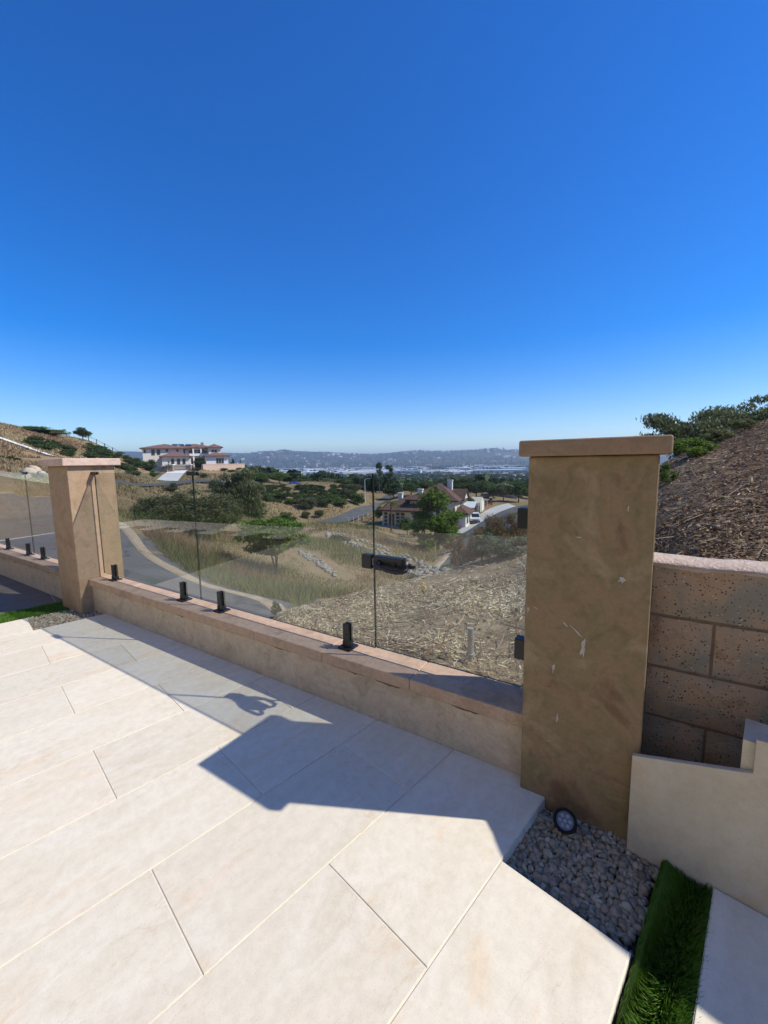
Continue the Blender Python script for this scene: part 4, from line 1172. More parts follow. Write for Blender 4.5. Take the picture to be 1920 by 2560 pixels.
# ================================================================== plants: prototypes
def leaf_cloud(blobs, n, l, w, seed, shell=.5, droop=0.0, flat=0.0):
    r_ = np.random.default_rng(seed)
    B = np.array(blobs, float)
    vol = (B[:, 3] * B[:, 4] * B[:, 5]) ** .75
    bi = r_.choice(len(B), n, p=vol / vol.sum())
    d = r_.normal(size=(n, 3)); d /= np.linalg.norm(d, axis=1)[:, None]
    rad = shell + (1 - shell) * r_.uniform(size=n) ** .7
    rad *= 1 + .16 * r_.normal(size=n)
    C = B[bi, :3] + d * rad[:, None] * B[bi, 3:6]
    ax1 = r_.normal(size=(n, 3)); ax1[:, 2] *= (1 - flat)
    if droop: ax1 = ax1 * (1 - droop) + np.array([0, 0, -1.6]) * droop
    ax1 /= np.linalg.norm(ax1, axis=1)[:, None]
    ax2 = np.cross(ax1, r_.normal(size=(n, 3))); ax2 /= np.linalg.norm(ax2, axis=1)[:, None]
    L = l * r_.uniform(.6, 1.3, n)[:, None]; Wd = w * r_.uniform(.6, 1.3, n)[:, None]
    V = np.stack([C - ax1 * L / 2, C + ax2 * Wd / 2, C + ax1 * L / 2, C - ax2 * Wd / 2], 1).reshape(-1, 3)
    F = np.arange(n)[:, None] * 4 + np.array([[0, 1, 2, 3]])
    bt = r_.uniform(size=len(B))
    t = np.clip(.55 * r_.uniform(size=n) + .45 * bt[bi], 0, 1)
    return V, F, np.repeat(t, 4)
def blobs_in(env, n, r0, r1, seed):
    """env: function giving random centre; r0..r1 blob radius"""
    r_ = np.random.default_rng(seed); out = []
    for _ in range(n):
        c = env(r_); q = r_.uniform(r0, r1)
        out.append((*c, q * r_.uniform(.8, 1.25), q * r_.uniform(.8, 1.25), q * r_.uniform(.6, .95)))
    return out
M['bark'] = mat('bark', [(0.10, 0.075, 0.055), (0.17, 0.13, 0.10)], 8, .95, bs=.5, bscale=30)
M['leaf_bright'] = leaf_mat('leaf_bright', [(0.07, 0.125, 0.02), (0.115, 0.185, 0.032), (0.165, 0.24, 0.05)], .4)
M['leaf_fresh'] = leaf_mat('leaf_fresh', [(0.085, 0.15, 0.02), (0.14, 0.22, 0.032), (0.20, 0.29, 0.05)], .45)
M['leaf_mid'] = leaf_mat('leaf_mid', [(0.06, 0.10, 0.022), (0.095, 0.145, 0.035), (0.135, 0.185, 0.055)], .3)
M['leaf_dark'] = leaf_mat('leaf_dark', [(0.036, 0.060, 0.02), (0.058, 0.088, 0.029), (0.082, 0.115, 0.04)], .2)
M['leaf_olive'] = leaf_mat('leaf_olive', [(0.10, 0.118, 0.042), (0.15, 0.168, 0.066), (0.20, 0.21, 0.095)], .3)
M['leaf_grey'] = leaf_mat('leaf_greygreen', [(0.075, 0.115, 0.06), (0.12, 0.165, 0.085), (0.17, 0.21, 0.12)], .35)
M['leaf_iceplant'] = leaf_mat('leaf_mat_green', [(0.036, 0.06, 0.015), (0.058, 0.088, 0.022), (0.085, 0.108, 0.032)], .2)
M['leaf_dry'] = leaf_mat('leaf_dry', [(0.17, 0.105, 0.055), (0.25, 0.165, 0.085), (0.34, 0.25, 0.135)], .25)
M['flower'] = mat('yellow_petal', [(0.72, 0.50, 0.03)], rough=.6)
PROTO = {}
def ball(r_, cz, rad, hz):
    while True:
        p = r_.uniform(-1, 1, 3)
        if p @ p <= 1: return (p[0] * rad, p[1] * rad, cz + p[2] * hz)
def proto(key):
    if key in PROTO: return PROTO[key]
    kind, sd = key
    rr = np.random.default_rng(hash(kind) % 1000 + sd * 17 if False else sum(map(ord, kind)) + sd * 17)
    trunk = MB(); T0 = None
    if kind == 'round':
        bl = blobs_in(lambda r_: ball(r_, .60, .30, .27), 16, .13, .2, sd); V = leaf_cloud(bl, 4200, .05, .035, sd, .55)
        trunk_top, tr = .5, .028
    elif kind == 'cone':
        def env(r_):
            z = r_.uniform(.10, .92); q = (1 - z) ** .8 * .34 + .03; a = r_.uniform(0, 6.28); p = math.sqrt(r_.uniform()) * q
            return (p * math.cos(a), p * math.sin(a), z)
        bl = blobs_in(env, 42, .055, .115, sd); V = leaf_cloud(bl, 7600, .036, .028, sd, .45)
        trunk_top, tr = .8, .02
    elif kind == 'cypress':
        bl = [(rr.normal(0, .012), rr.normal(0, .012), z, .085 * math.sin(math.pi * min(1, z * .9 + .12)) + .02, .085 * math.sin(math.pi * min(1, z * .9 + .12)) + .02, .07) for z in np.linspace(.05, .95, 18)]
        V = leaf_cloud(bl, 1800, .05, .022, sd, .6, .0); trunk_top, tr = .4, .018
    elif kind == 'euc':
        def env(r_):
            z = r_.uniform(.28, .95); q = .17 * (1.15 - z) + .03; a = r_.uniform(0, 6.28)
            return (q * math.cos(a), q * math.sin(a), z)
        bl = blobs_in(env, 26, .045, .085, sd); V = leaf_cloud(bl, 3200, .035, .02, sd, .4, .3); trunk_top, tr = .92, .018
    elif kind == 'pepper':
        bl = blobs_in(lambda r_: ball(r_, .46, .44, .44), 46, .09, .17, sd); V = leaf_cloud(bl, 12000, .07, .016, sd, .35, .62); trunk_top, tr = .5, .03
    elif kind == 'shrub':
        bl = blobs_in(lambda r_: ball(r_, .46, .36, .34), 18, .14, .24, sd); V = leaf_cloud(bl, 3600, .075, .045, sd, .5); trunk_top, tr = .4, .02
    elif kind == 'mound':
        bl = blobs_in(lambda r_: ball(r_, .30, .36, .25), 12, .2, .34, sd); V = leaf_cloud(bl, 900, .16, .08, sd, .7); trunk_top, tr = .2, .02
    elif kind == 'acacia':
        bl = blobs_in(lambda r_: ball(r_, .50, .52, .34), 70, .08, .17, sd); V = leaf_cloud(bl, 24000, .042, .014, sd, .25); trunk_top, tr = .4, .022
    elif kind == 'young':
        def env(r_):
            a = r_.uniform(0, 6.28); z = r_.choice([.48, .58, .68, .78, .88]); q = math.sqrt(r_.uniform()) * (.52 if z < .8 else .36)
            return (q * math.cos(a), q * math.sin(a), z + r_.normal(0, .02))
        bl = [(x_, y_, z_, .12 * f_, .12 * f_, .065 * f_) for (x_, y_, z_), f_ in ((ball(rr, .66, .5, .27), rr.uniform(.7, 1.3)) for _ in range(60))]
        V = leaf_cloud(bl, 11000, .058, .032, sd, .25, .2, .3); trunk_top, tr = .6, .016
    elif kind == 'sparse':
        bl = blobs_in(lambda r_: ball(r_, .55, .28, .36), 16, .06, .12, sd); V = leaf_cloud(bl, 700, .055, .03, sd, .3); trunk_top, tr = .85, .014
    elif kind == 'drybush':
        bl = blobs_in(lambda r_: ball(r_, .5, .42, .4), 24, .1, .22, sd); V = leaf_cloud(bl, 5200, .11, .012, sd, .2); trunk_top, tr = .5, .012
    elif kind == 'weed':
        bl = blobs_in(lambda r_: ball(r_, .42, .40, .34), 26, .08, .17, sd); V = leaf_cloud(bl, 3000, .085, .030, sd, .3); trunk_top, tr = .5, .010
    cm = (V[0], V[1], V[2])
    # trunk and limbs
    n_st = 3 if kind in ('young', 'acacia', 'shrub', 'weed', 'drybush', 'mound') else 1
    for j in range(n_st):
        a = 2 * math.pi * j / n_st + sd
        sp = .0 if n_st == 1 else .07
        pts = [(0, 0, -.03), (sp * .5 * math.cos(a), sp * .5 * math.sin(a), trunk_top * .4), (sp * 1.6 * math.cos(a) + rr.normal(0, .01), sp * 1.6 * math.sin(a) + rr.normal(0, .01), trunk_top)]
        trunk.tube(pts, [tr, tr * .7, tr * .35], 7)
    for b in bl[:: max(1, len(bl) // 12)]:
        z0 = min(trunk_top * .85, max(trunk_top * .35, b[2] * .6))
        trunk.tube([(0, 0, z0), (b[0] * .55, b[1] * .55, (z0 + b[2]) / 2 + .01), (b[0], b[1], b[2])], [tr * .45, tr * .3, tr * .12], 5)
    tm = bpy.data.meshes.new('trunk'); tm.from_pydata(trunk.v, [], trunk.f); tm.materials.append(M['bark'])
    PROTO[key] = (cm, tm, {})
    return PROTO[key]
def plant(name, kind, sd, leaf, p, h, wscale, label, cat, group=None, rz=None, crown='crown', trunk='trunk'):
    cm, tm, cache = proto((kind, sd))
    if leaf not in cache: cache[leaf] = fast_mesh('crown', cm[0], cm[1], M[leaf], cm[2])
    o = empty(name, p, label, cat, group, random.uniform(0, 6.28) if rz is None else rz, (h * wscale, h * wscale, h))
    link(crown, cache[leaf], o); link(trunk, tm, o)
    return o
def px_plant(name, kind, sd, leaf, u, vbase, vtop, wpx, D, label, cat, group=None, base_w=None, by_hit=False):
    p = hit(u, vbase, D * .8, D * 1.3) if by_hit else on_ground(u, vbase, D)
    d = math.hypot(p[0], p[1])
    top = at(u, vtop, d)[2]
    h_ = max(.2, top - p[2])
    nat = {'round': .86, 'cone': .72, 'cypress': .2, 'euc': .42, 'pepper': 1.05, 'shrub': 1.05, 'mound': 1.1, 'acacia': 1.2, 'young': 1.2, 'sparse': .7, 'drybush': 1.1, 'weed': 1.0}[kind]
    ws = wpx / F_PX * d / h_ / nat
    return plant(name, kind, sd, leaf, p, h_, ws, label, cat, group)

# plants on the slope below the fence
px_plant('young_tree', 'young', 1, 'leaf_fresh', 690, 1436, 1288, 190, 14, 'young bright green tree with thin forked trunks on the dry slope', 'tree', by_hit=True)
px_plant('acacia_bush', 'acacia', 2, 'leaf_olive', 478, 1352, 1205, 225, 24, 'large dark olive bush spreading behind the glass beside the seam', 'bush')
px_plant('pepper_tree', 'pepper', 4, 'leaf_olive', 600, 1284, 1166, 125, 44, 'hazy olive tree below the mansion, left of the bank shrubs', 'tree')
px_plant('acacia_bush', 'acacia', 5, 'leaf_olive', 400, 1322, 1235, 120, 31, 'olive bush between the sunlit pillar and the large dark bush', 'bush')
px_plant('acacia_bush', 'acacia', 6, 'leaf_olive', 545, 1330, 1240, 120, 30, 'olive bush at the far end of the large dark bush', 'bush')
px_plant('round_tree', 'round', 1, 'leaf_bright', 655, 1224, 1176, 60, 112, 'rounded pale green tree at the near corner of the bare pad', 'tree')
px_plant('round_tree', 'round', 2, 'leaf_bright', 700, 1216, 1176, 50, 122, 'rounded bright green tree beside the blue tarpaulin', 'tree')
px_plant('plane_tree', 'cone', 1, 'leaf_fresh', 1095, 1396, 1216, 178, 33, 'tall bright green tree standing in front of the tiled house', 'tree')
px_plant('leafy_weed', 'weed', 1, 'leaf_grey', 1262, 1415, 1306, 165, 7.2, 'grey-green leafy weed on the crest of the straw slope by the pillar', 'plant')
px_plant('leafy_weed', 'weed', 2, 'leaf_grey', 1205, 1412, 1340, 80, 7.4, 'smaller grey-green weed in front of the asphalt patch', 'plant')
px_plant('dry_bush', 'drybush', 1, 'leaf_dry', 1270, 1350, 1262, 110, 12, 'brown dried weeds rising behind the grey-green weed', 'plant')
px_plant('dry_bush', 'drybush', 2, 'leaf_dry', 1200, 1380, 1312, 80, 15, 'brown dried weeds between the house tree and the leafy weed', 'plant')
for i, (u, vb, vt, w_, D_, lb) in enumerate([(1150, 1392, 1338, 64, 17, 'brown dried weeds where the road dips out of sight'), (1195, 1392, 1318, 80, 16, 'brown dried weeds in the middle of the road shoulder'), (1240, 1378, 1298, 90, 14, 'tall brown dried weeds beside the brown weeds by the gate hinge'),
                                              (1296, 1356, 1276, 80, 13, 'brown dried weeds right beside the upper gate hinge'), (1128, 1376, 1340, 54, 25, 'brown dried weeds beside the trunk of the tall house tree'), (1225, 1350, 1290, 70, 24, 'brown dried weeds in front of the street bend')]):
    px_plant('dry_bush', 'drybush', 3 + i % 3, 'leaf_dry', u, vb, vt, w_, D_, lb, 'plant')
px_plant('low_bush', 'shrub', 3, 'leaf_olive', 850, 1372, 1335, 70, 26, 'grey olive bush beside the pale riprap stones', 'bush')
px_plant('low_bush', 'shrub', 4, 'leaf_mid', 715, 1316, 1276, 60, 52, 'green bush just above the young tree', 'bush')
px_plant('low_bush', 'shrub', 5, 'leaf_olive', 1030, 1470, 1425, 50, 8.2, 'thin olive weed at the edge of the straw below the latch', 'plant')
px_plant('low_bush', 'shrub', 6, 'leaf_mid', 560, 1410, 1385, 40, 15, 'small dark bush in the grass left of the young tree', 'bush')
px_plant('low_bush', 'shrub', 7, 'leaf_mid', 640, 1312, 1262, 70, 55, 'dark green bush behind the young tree crown', 'bush')
px_plant('grass_tuft', 'weed', 4, 'leaf_bright', 1118, 1442, 1405, 46, 9.5, 'tuft of fresh green weeds at the foot of the tall house tree', 'plant')
px_plant('grass_tuft', 'weed', 5, 'leaf_bright', 690, 1530, 1512, 30, 4.6, 'small fresh green weed behind the wall coping', 'plant')
# sunflower-like weed
fp = hit(1062, 1490, 4.5, 8)
fl = empty('yellow_flower', fp, 'yellow flowering weed standing in the straw slope', 'flower')
fm = MB(); fmp = MB()
for k in range(7):
    a, h_ = random.uniform(0, 6.28), random.uniform(.06, .16); q = random.uniform(.01, .07)
    tip_ = np.array(fp) + np.array([q * math.cos(a), q * math.sin(a), h_])
    fm.tube([np.array(fp) - np.array([0, 0, .02]), np.array(fp) + np.array([q * .4 * math.cos(a), q * .4 * math.sin(a), h_ * .6]), tip_], [.003, .0025, .002], 5)
    for j in range(9):
        b = 2 * math.pi * j / 9; tl = np.array([math.cos(b), math.sin(b) * .6, .45 + .3 * math.sin(b)]) * .018; sd_ = np.array([-math.sin(b), math.cos(b), .2]) * .006
        fmp.add([tip_, tip_ + tl * .6 + sd_, tip_ + tl, tip_ + tl * .6 - sd_], [(0, 1, 2, 3)])
fm.build('stem', M['leaf_mid'], fl); props(fmp.build('petals', M['flower'], fl), kind='stuff')

# riprap: pale stones placed one by one
M['riprap'] = mat('riprap_stone', [(0.22, 0.205, 0.175), (0.31, 0.285, 0.245), (0.38, 0.35, 0.305)], 3, .95, rnd=True, bs=.5, bscale=8, bdist=.05)
STONES = []
for k in range(5):
    v = ICO1_V.copy() if k % 2 else ICO_V.copy(); f = ICO1_F if k % 2 else ICO_F
    for _ in range(7):
        d = RNG.normal(size=3); d /= np.linalg.norm(d); e = np.maximum(v @ d - RNG.uniform(.55, .8), 0); v = v - e[:, None] * d
    STONES.append(fast_mesh('stone', v * np.array([1, .8, .6]), f, M['riprap']))
def riprap(label, line, width, n, r0, r1, dmin, seed):
    r_ = random.Random(seed)
    c = hit(line[len(line) // 2][0], line[len(line) // 2][1], dmin)
    root = empty('rock_riprap', c, label, 'rocks')
    for _ in range(n):
        t = r_.random() * (len(line) - 1); i = min(int(t), len(line) - 2); t -= i
        u = line[i][0] * (1 - t) + line[i + 1][0] * t; v_ = line[i][1] * (1 - t) + line[i + 1][1] * t + r_.uniform(-.5, .5) * (width[i] * (1 - t) + width[i + 1] * t)
        p = hit(u, v_, dmin)
        q = r_.uniform(r0, r1)
        o = link('stone', r_.choice(STONES), root, np.array(p) - np.array(c) + np.array([0, 0, q * .25]), (r_.uniform(-.4, .4), r_.uniform(-.4, .4), r_.uniform(0, 6.28)), q)
riprap('narrow band of pale riprap stones running down beside the young tree', RIP1, [10, 22, 16], 130, .06, .13, 9, 1)
riprap('wide band of pale riprap stones behind the gate latch', RIP2, [10, 30, 40, 46, 40, 12], 290, .10, .21, 9, 2)
# trees and weeds along the crest of the earth bank
px_plant('pepper_tree', 'pepper', 1, 'leaf_olive', 1735, 1130, 992, 205, 27, 'weeping grey-green tree behind the earth bank, above the pillar cap', 'tree')
px_plant('pepper_tree', 'pepper', 2, 'leaf_olive', 1880, 1120, 985, 190, 30, 'weeping green tree behind the earth bank at the picture edge', 'tree')
px_plant('pepper_tree', 'pepper', 3, 'leaf_mid', 2080, 1110, 960, 220, 28, 'weeping green tree further along the earth bank', 'tree')
for i, (u, vb, vt, w_, D_, lf, lb) in enumerate([(1722, 1150, 1078, 90, 7.2, 'leaf_fresh', 'wispy yellow-green weed on the bank crest beside the pillar cap'), (1668, 1180, 1150, 40, 6.0, 'leaf_bright', 'fresh green weed low on the bank next to the pillar'),
                                               (1790, 1110, 1062, 60, 8.2, 'leaf_olive', 'small weed on the bank crest under the weeping tree'), (1860, 1092, 1040, 50, 8.6, 'leaf_olive', 'weed on the bank crest towards the picture edge')]):
    w__ = px_plant('bank_weed', 'weed', 6 + i, lf, u, vb, vt, w_, D_, lb, 'plant')

# ================================================================== shrubs on the bank, trees behind the house
M['tarp'] = mat('blue_tarp', [(0.02, 0.05, 0.26)], rough=.5)
BANK = [(705, 1268, 1233, 36, 97), (728, 1275, 1250, 26, 94), (768, 1283, 1243, 42, 93), (812, 1281, 1240, 42, 96), (852, 1277, 1247, 34, 99), (766, 1302, 1279, 20, 86), (797, 1299, 1277, 21, 87), (894, 1267, 1232, 32, 106),
        (870, 1250, 1222, 40, 110), (745, 1260, 1238, 24, 98), (835, 1262, 1238, 26, 103), (885, 1240, 1210, 34, 120), (668, 1262, 1235, 30, 92), (650, 1280, 1258, 28, 80)]
WHERE = ['at the foot of the tan gap', 'beside the tallest bank shrub', 'in the middle of the bank', 'right of the middle of the bank', 'near the street end of the bank', 'small and dark, at the foot of the bank', 'small and round, at the foot of the bank', 'next to the lamp post',
         'high on the bank near its street end', 'between the first two bank shrubs', 'behind the two middle bank shrubs', 'at the top of the bank by the lamp post', 'at the near end of the bank', 'lowest at the near end of the bank']
for i, (u, vb, vt, w_, D_) in enumerate(BANK):
    px_plant('bank_shrub', 'shrub', 10 + i % 5, ('leaf_mid', 'leaf_bright', 'leaf_olive')[i % 3], u, vb, vt - 6, w_ * 1.3, D_, 'green bank shrub, ' + WHERE[i], 'shrub', 'shrubs on the bank below the pad')
r9 = random.Random(9)
for i in range(175):
    u = r9.uniform(642, 885); v = r9.uniform(1217, 1262 - .10 * abs(u - 740))
    p = hit(u, v, 84, 140, 60)
    d = math.hypot(p[0], p[1])
    if not 88 < d < 135: continue
    w_ = r9.uniform(1.2, 3.0)
    plant('groundcover_mound', 'mound', 20 + i % 4, 'leaf_iceplant', p, w_ * .42, 2.0, 'low dark green groundcover mound on the bank below the pad', 'groundcover', 'groundcover mounds on the bank')
tp_ = on_ground(735, 1214, 122)
tr = empty('tarpaulin_heap', tp_, 'blue tarpaulin heaped on the bare pad', 'tarpaulin')
mb = MB(); nn = 9
pts = [((i / (nn - 1) - .5) * 3.4, (j / (nn - 1) - .5) * 2, max(0, .7 * math.cos((i / (nn - 1) - .5) * 3) * math.cos((j / (nn - 1) - .5) * 3) + r9.uniform(-.15, .15)) if 0 < i < nn - 1 and 0 < j < nn - 1 else 0.0) for j in range(nn) for i in range(nn)]
mb.add([tuple(np.array(q) + tp_) for q in pts], [(j * nn + i, j * nn + i + 1, (j + 1) * nn + i + 1, (j + 1) * nn + i) for j in range(nn - 1) for i in range(nn - 1)])
mb.build('tarpaulin', M['tarp'], tr)

TREES = [  # u, vbase, vtop, width px, distance, prototype, leaf, label
    (949, 1250, 1155, 26, 148, 'euc', 'leaf_dark', 'tall dark tree, the first of two rising above the gate glass'),
    (974, 1252, 1161, 30, 150, 'euc', 'leaf_dark', 'tall dark tree, the second of two rising above the gate glass'),
    (984, 1268, 1208, 60, 125, 'round', 'leaf_dark', 'dark rounded tree behind the chimney of the tiled house'),
    (1028, 1258, 1205, 62, 128, 'round', 'leaf_mid', 'green tree behind the low roof of the tiled house'),
    (1065, 1252, 1198, 50, 150, 'round', 'leaf_mid', 'green tree behind the upper roof ridge of the tiled house'),
    (1112, 1255, 1212, 46, 140, 'round', 'leaf_dark', 'dark tree peeping over the gable of the tiled house'),
    (1152, 1272, 1192, 74, 122, 'round', 'leaf_mid', 'big rounded tree right behind the white canopy'),
    (1190, 1276, 1203, 66, 120, 'round', 'leaf_dark', 'big dark tree between the white canopy and the street'),
    (1232, 1270, 1205, 52, 124, 'round', 'leaf_mid', 'green tree at the end of the brick pilasters'),
    (1258, 1268, 1204, 46, 116, 'round', 'leaf_olive', 'olive green tree beside the small grey house'),
    (1296, 1266, 1202, 54, 118, 'round', 'leaf_mid', 'green tree against the large pillar, across the street'),
    (1330, 1258, 1198, 60, 140, 'round', 'leaf_dark', 'dark tree hidden partly by the large pillar'),
    (1040, 1240, 1208, 40, 190, 'round', 'leaf_dark', 'dark tree further back between the two chimneys'),
    (920, 1240, 1196, 30, 150, 'round', 'leaf_dark', 'dark tree behind the lamp post'),
    (862, 1232, 1196, 50, 150, 'round', 'leaf_mid', 'green tree at the street corner of the bare pad'),
    (820, 1228, 1194, 44, 165, 'round', 'leaf_olive', 'olive tree along the back of the bare pad'),
    (900, 1236, 1186, 22, 160, 'round', 'leaf_dark', 'narrow dark tree beside the cypress row'),
    (1175, 1300, 1240, 34, 96, 'round', 'leaf_mid', 'green tree between the tiled house and the canopy'),
    (1045, 1350, 1284, 46, 62, 'round', 'leaf_bright', 'bright green tree left of the tall tree, before the house'),
    (1018, 1345, 1290, 50, 66, 'round', 'leaf_mid', 'low green tree before the left part of the tiled house'),
    (1150, 1378, 1330, 46, 42, 'round', 'leaf_mid', 'small green tree at the foot of the driveway'),
    (950, 1306, 1262, 36, 84, 'round', 'leaf_mid', 'green tree at the corner of the tiled house by the wire fence'),
    (760, 1222, 1190, 46, 170, 'round', 'leaf_mid', 'green tree behind the bare pad, left of the olive tree'),
    (1210, 1260, 1200, 60, 145, 'round', 'leaf_mid', 'tall green tree behind the end of the driveway'),
    (1285, 1250, 1196, 60, 155, 'round', 'leaf_mid', 'tall green tree behind the small grey house'),
    (1090, 1250, 1204, 50, 160, 'round', 'leaf_mid', 'green tree behind the far chimney of the tiled house'),
]
for i, (u, vb, vt, w_, D_, kd, lf, lb) in enumerate(TREES):
    px_plant('valley_tree' if kd == 'round' else 'tall_tree', kd, 1 + i % 4, lf, u, vb, vt, w_, D_, lb, 'tree', 'trees around the tiled house')
for i, (u, vt) in enumerate([(884, 1196), (891, 1189), (898, 1192), (906, 1194), (914, 1190), (922, 1186), (930, 1188), (939, 1184), (960, 1186), (986, 1192)]):
    px_plant('cypress_tree', 'cypress', 1 + i % 3, 'leaf_dark', u, 1246, vt, 11, 152, 'slim dark cypress in the row beside the side street', 'tree', 'cypress row by the side street')
# around the mansion and on the dry hill
for (u, vb, vt, w_, D_, kd, lf, lb) in [
        (95, 1092, 1066, 95, 150, 'shrub', 'leaf_bright', 'yellow-green hedge of shrubs on the crest of the dry hill'), (135, 1094, 1072, 50, 150, 'shrub', 'leaf_olive', 'duller shrub at the end of the crest hedge'),
        (166, 1096, 1072, 22, 158, 'sparse', 'leaf_mid', 'thin sapling on the hill crest beside the dark tree'), (208, 1103, 1068, 36, 160, 'round', 'leaf_dark', 'dark rounded tree on the hill crest at the iron fence'),
        (34, 1150, 1139, 30, 75, 'shrub', 'leaf_dark', 'small dark shrub alone on the dry hill face'), (2, 1150, 1138, 18, 76, 'shrub', 'leaf_dark', 'small dark shrub on the hill face at the picture edge'),
        (345, 1178, 1142, 46, 150, 'shrub', 'leaf_mid', 'dark green bush left of the mansion garage'), (375, 1178, 1146, 36, 148, 'shrub', 'leaf_dark', 'dark bush against the mansion garage'), (318, 1172, 1136, 30, 165, 'shrub', 'leaf_mid', 'green bush where the hill meets the mansion'),
        (421, 1179, 1150, 14, 146, 'sparse', 'leaf_mid', 'slim green tree before the mansion garage'), (500, 1176, 1142, 30, 148, 'round', 'leaf_dark', 'dark tree in front of the mansion entrance'),
        (493, 1186, 1168, 18, 140, 'shrub', 'leaf_mid', 'green bush beside the mansion gate pier'), (582, 1166, 1146, 14, 166, 'round', 'leaf_dark', 'small dark tree at the end of the mansion wall'), (600, 1166, 1148, 11, 168, 'sparse', 'leaf_dark', 'thin tree standing past the mansion wall'),
        (385, 1196, 1174, 26, 118, 'shrub', 'leaf_bright', 'bright bush beside the mansion driveway'), (510, 1204, 1182, 26, 115, 'shrub', 'leaf_mid', 'green bush below the mansion driveway, by the seam clamp'), (300, 1160, 1128, 26, 170, 'round', 'leaf_olive', 'yellowish tree at the lower end of the iron fence'),
        (430, 1230, 1205, 40, 80, 'shrub', 'leaf_olive', 'olive bush below the upper street'), (545, 1240, 1196, 50, 85, 'shrub', 'leaf_olive', 'hazy olive bush right of the seam clamp')]:
    px_plant({'shrub': 'hill_shrub', 'round': 'hill_tree', 'sparse': 'sapling'}[kd], kd, 3, lf, u, vb, vt, w_, D_, lb, 'tree' if kd != 'shrub' else 'shrub')
r8 = random.Random(8)
def mats(n, poly, d0, d1, size, label, group):
    k = 0
    while k < n:
        u, v = poly(r8)
        p = hit(u, v, d0, d1, 80); d = math.hypot(p[0], p[1])
        k += 1
        if d < d0 * 1.02 or d > d1 * .98: continue
        plant('groundcover_mound', 'mound', 20 + k % 4, 'leaf_iceplant', p, r8.uniform(*size) * .34, 2.2, label, 'groundcover', group)
mats(24, lambda r_: (lambda t: (70 + 105 * t, 1104 + 30 * t + r_.uniform(-10, 12)))(r_.random()), 60, 175, (2.5, 4.5), 'dark groundcover mound on the dry hill above the white drain', 'groundcover mounds on the dry hill')
mats(60, lambda r_: (lambda t: (215 + 120 * t, 1118 + 48 * t + r_.uniform(-8, 26)))(r_.random()), 60, 190, (2.5, 5), 'dark groundcover mound on the slope between the hill and the mansion', 'groundcover mounds beside the mansion')
mats(10, lambda r_: (r_.uniform(520, 625), r_.uniform(1172, 1184)), 120, 180, (2.5, 4), 'dark groundcover mound below the pink mansion wall', 'groundcover mounds below the mansion wall')
# concrete drain down the hill
dl = [hit(u, v, 55, 220)[:2] for u, v in ((-60, 1078), (0, 1097), (40, 1110), (80, 1122), (115, 1134), (142, 1144))]
dl = np.array(dl); props(strip('hill_drain', dl, offset(dl, np.full(len(dl), 1.3)), M['white_conc'], .25, 40, 3), kind='structure')
# iron fence on the ridge
fence_p = [on_ground(u, v, D_) for u, v, D_ in ((222, 1104, 165), (242, 1111, 168), (262, 1119, 171), (282, 1128, 174), (304, 1140, 177))]
ifc = empty('iron_fence', fence_p[0], 'dark iron fence running down the crest of the dry hill', 'fence')
for p in fence_p: MB().box(p[0] - .08, p[0] + .08, p[1] - .08, p[1] + .08, p[2] - .2, p[2] + 1.8).build('post', M['black'], ifc)
for hz in (.3, 1.6):
    for a, b in zip(fence_p[:-1], fence_p[1:]): MB().tube([a + UP * hz, b + UP * hz], .05, 5).build('rail', M['black'], ifc)
# boulders and cut bank at the end of the road
M['boulder'] = mat('boulder', [(0.40, 0.32, 0.22), (0.52, 0.43, 0.31), (0.33, 0.26, 0.18)], 1.5, .95, rnd=True, bs=.5, bscale=5, bdist=.08)
BST = []
for k in range(3):
    v = ICO_V.copy()
    for _ in range(8):
        d = RNG.normal(size=3); d /= np.linalg.norm(d); e = np.maximum(v @ d - RNG.uniform(.5, .8), 0); v = v - e[:, None] * d
    BST.append(fast_mesh('boulder', v, ICO_F, M['boulder']))
for i, (u, v, D_, q, lb) in enumerate([(88, 1182, 52, .9, 'pale boulder highest in the heap beyond the road'), (76, 1192, 49, .8, 'pale boulder at the near end of the heap beyond the road'), (104, 1194, 48, .7, 'tan boulder in the middle of the heap beyond the road'), (120, 1197, 47, .65, 'tan boulder of the heap closest to the pink pillar'), (66, 1200, 46, .5, 'small tan boulder lowest in the heap beyond the road')]):
    p = on_ground(u, v, D_)
    o = link('boulder', BST[i % 3], None, p + UP * q * .35, (.2 * i, .3, i), (q, q * .8, q * .7)); props(o, lb, 'boulder', 'boulders beyond the road')

# ================================================================== buildings
M['cream'] = mat('cream_render', [(0.74, 0.67, 0.54), (0.80, 0.73, 0.60)], .4, .9)
M['whitewall'] = mat('white_render', [(0.78, 0.75, 0.68), (0.83, 0.80, 0.74)], .4, .9)
M['greywall'] = mat('grey_render', [(0.36, 0.335, 0.30), (0.42, 0.39, 0.35)], .4, .9)
def roof_mat(name, cols):
    m, nt, b = new_mat(name)
    v = coords(nt)
    c = ramp(nt, tex(nt, v, 1.3, 8, .7), cols, .3, .7)
    wv = nt.nodes.new('ShaderNodeTexWave'); wv.wave_type = 'BANDS'; wv.bands_direction = 'Z'; wv.inputs['Scale'].default_value = 2.2; wv.inputs['Distortion'].default_value = .6; wv.inputs['Detail'].default_value = 2
    nt.links.new(v, wv.inputs[0])
    c = mixc(nt, .45, c, ramp(nt, wv.outputs['Fac'], [(.55, .52, .5), (1.1, 1.1, 1.1)], .1, .6), 'MULTIPLY')
    nt.links.new(c, b.inputs['Base Color']); b.inputs['Roughness'].default_value = .9
    bump(nt, b, wv.outputs['Fac'], .5, .06)
    return m
M['rooftile'] = roof_mat('terracotta_roof', [(0.095, 0.05, 0.035), (0.155, 0.082, 0.056), (0.19, 0.105, 0.073)])
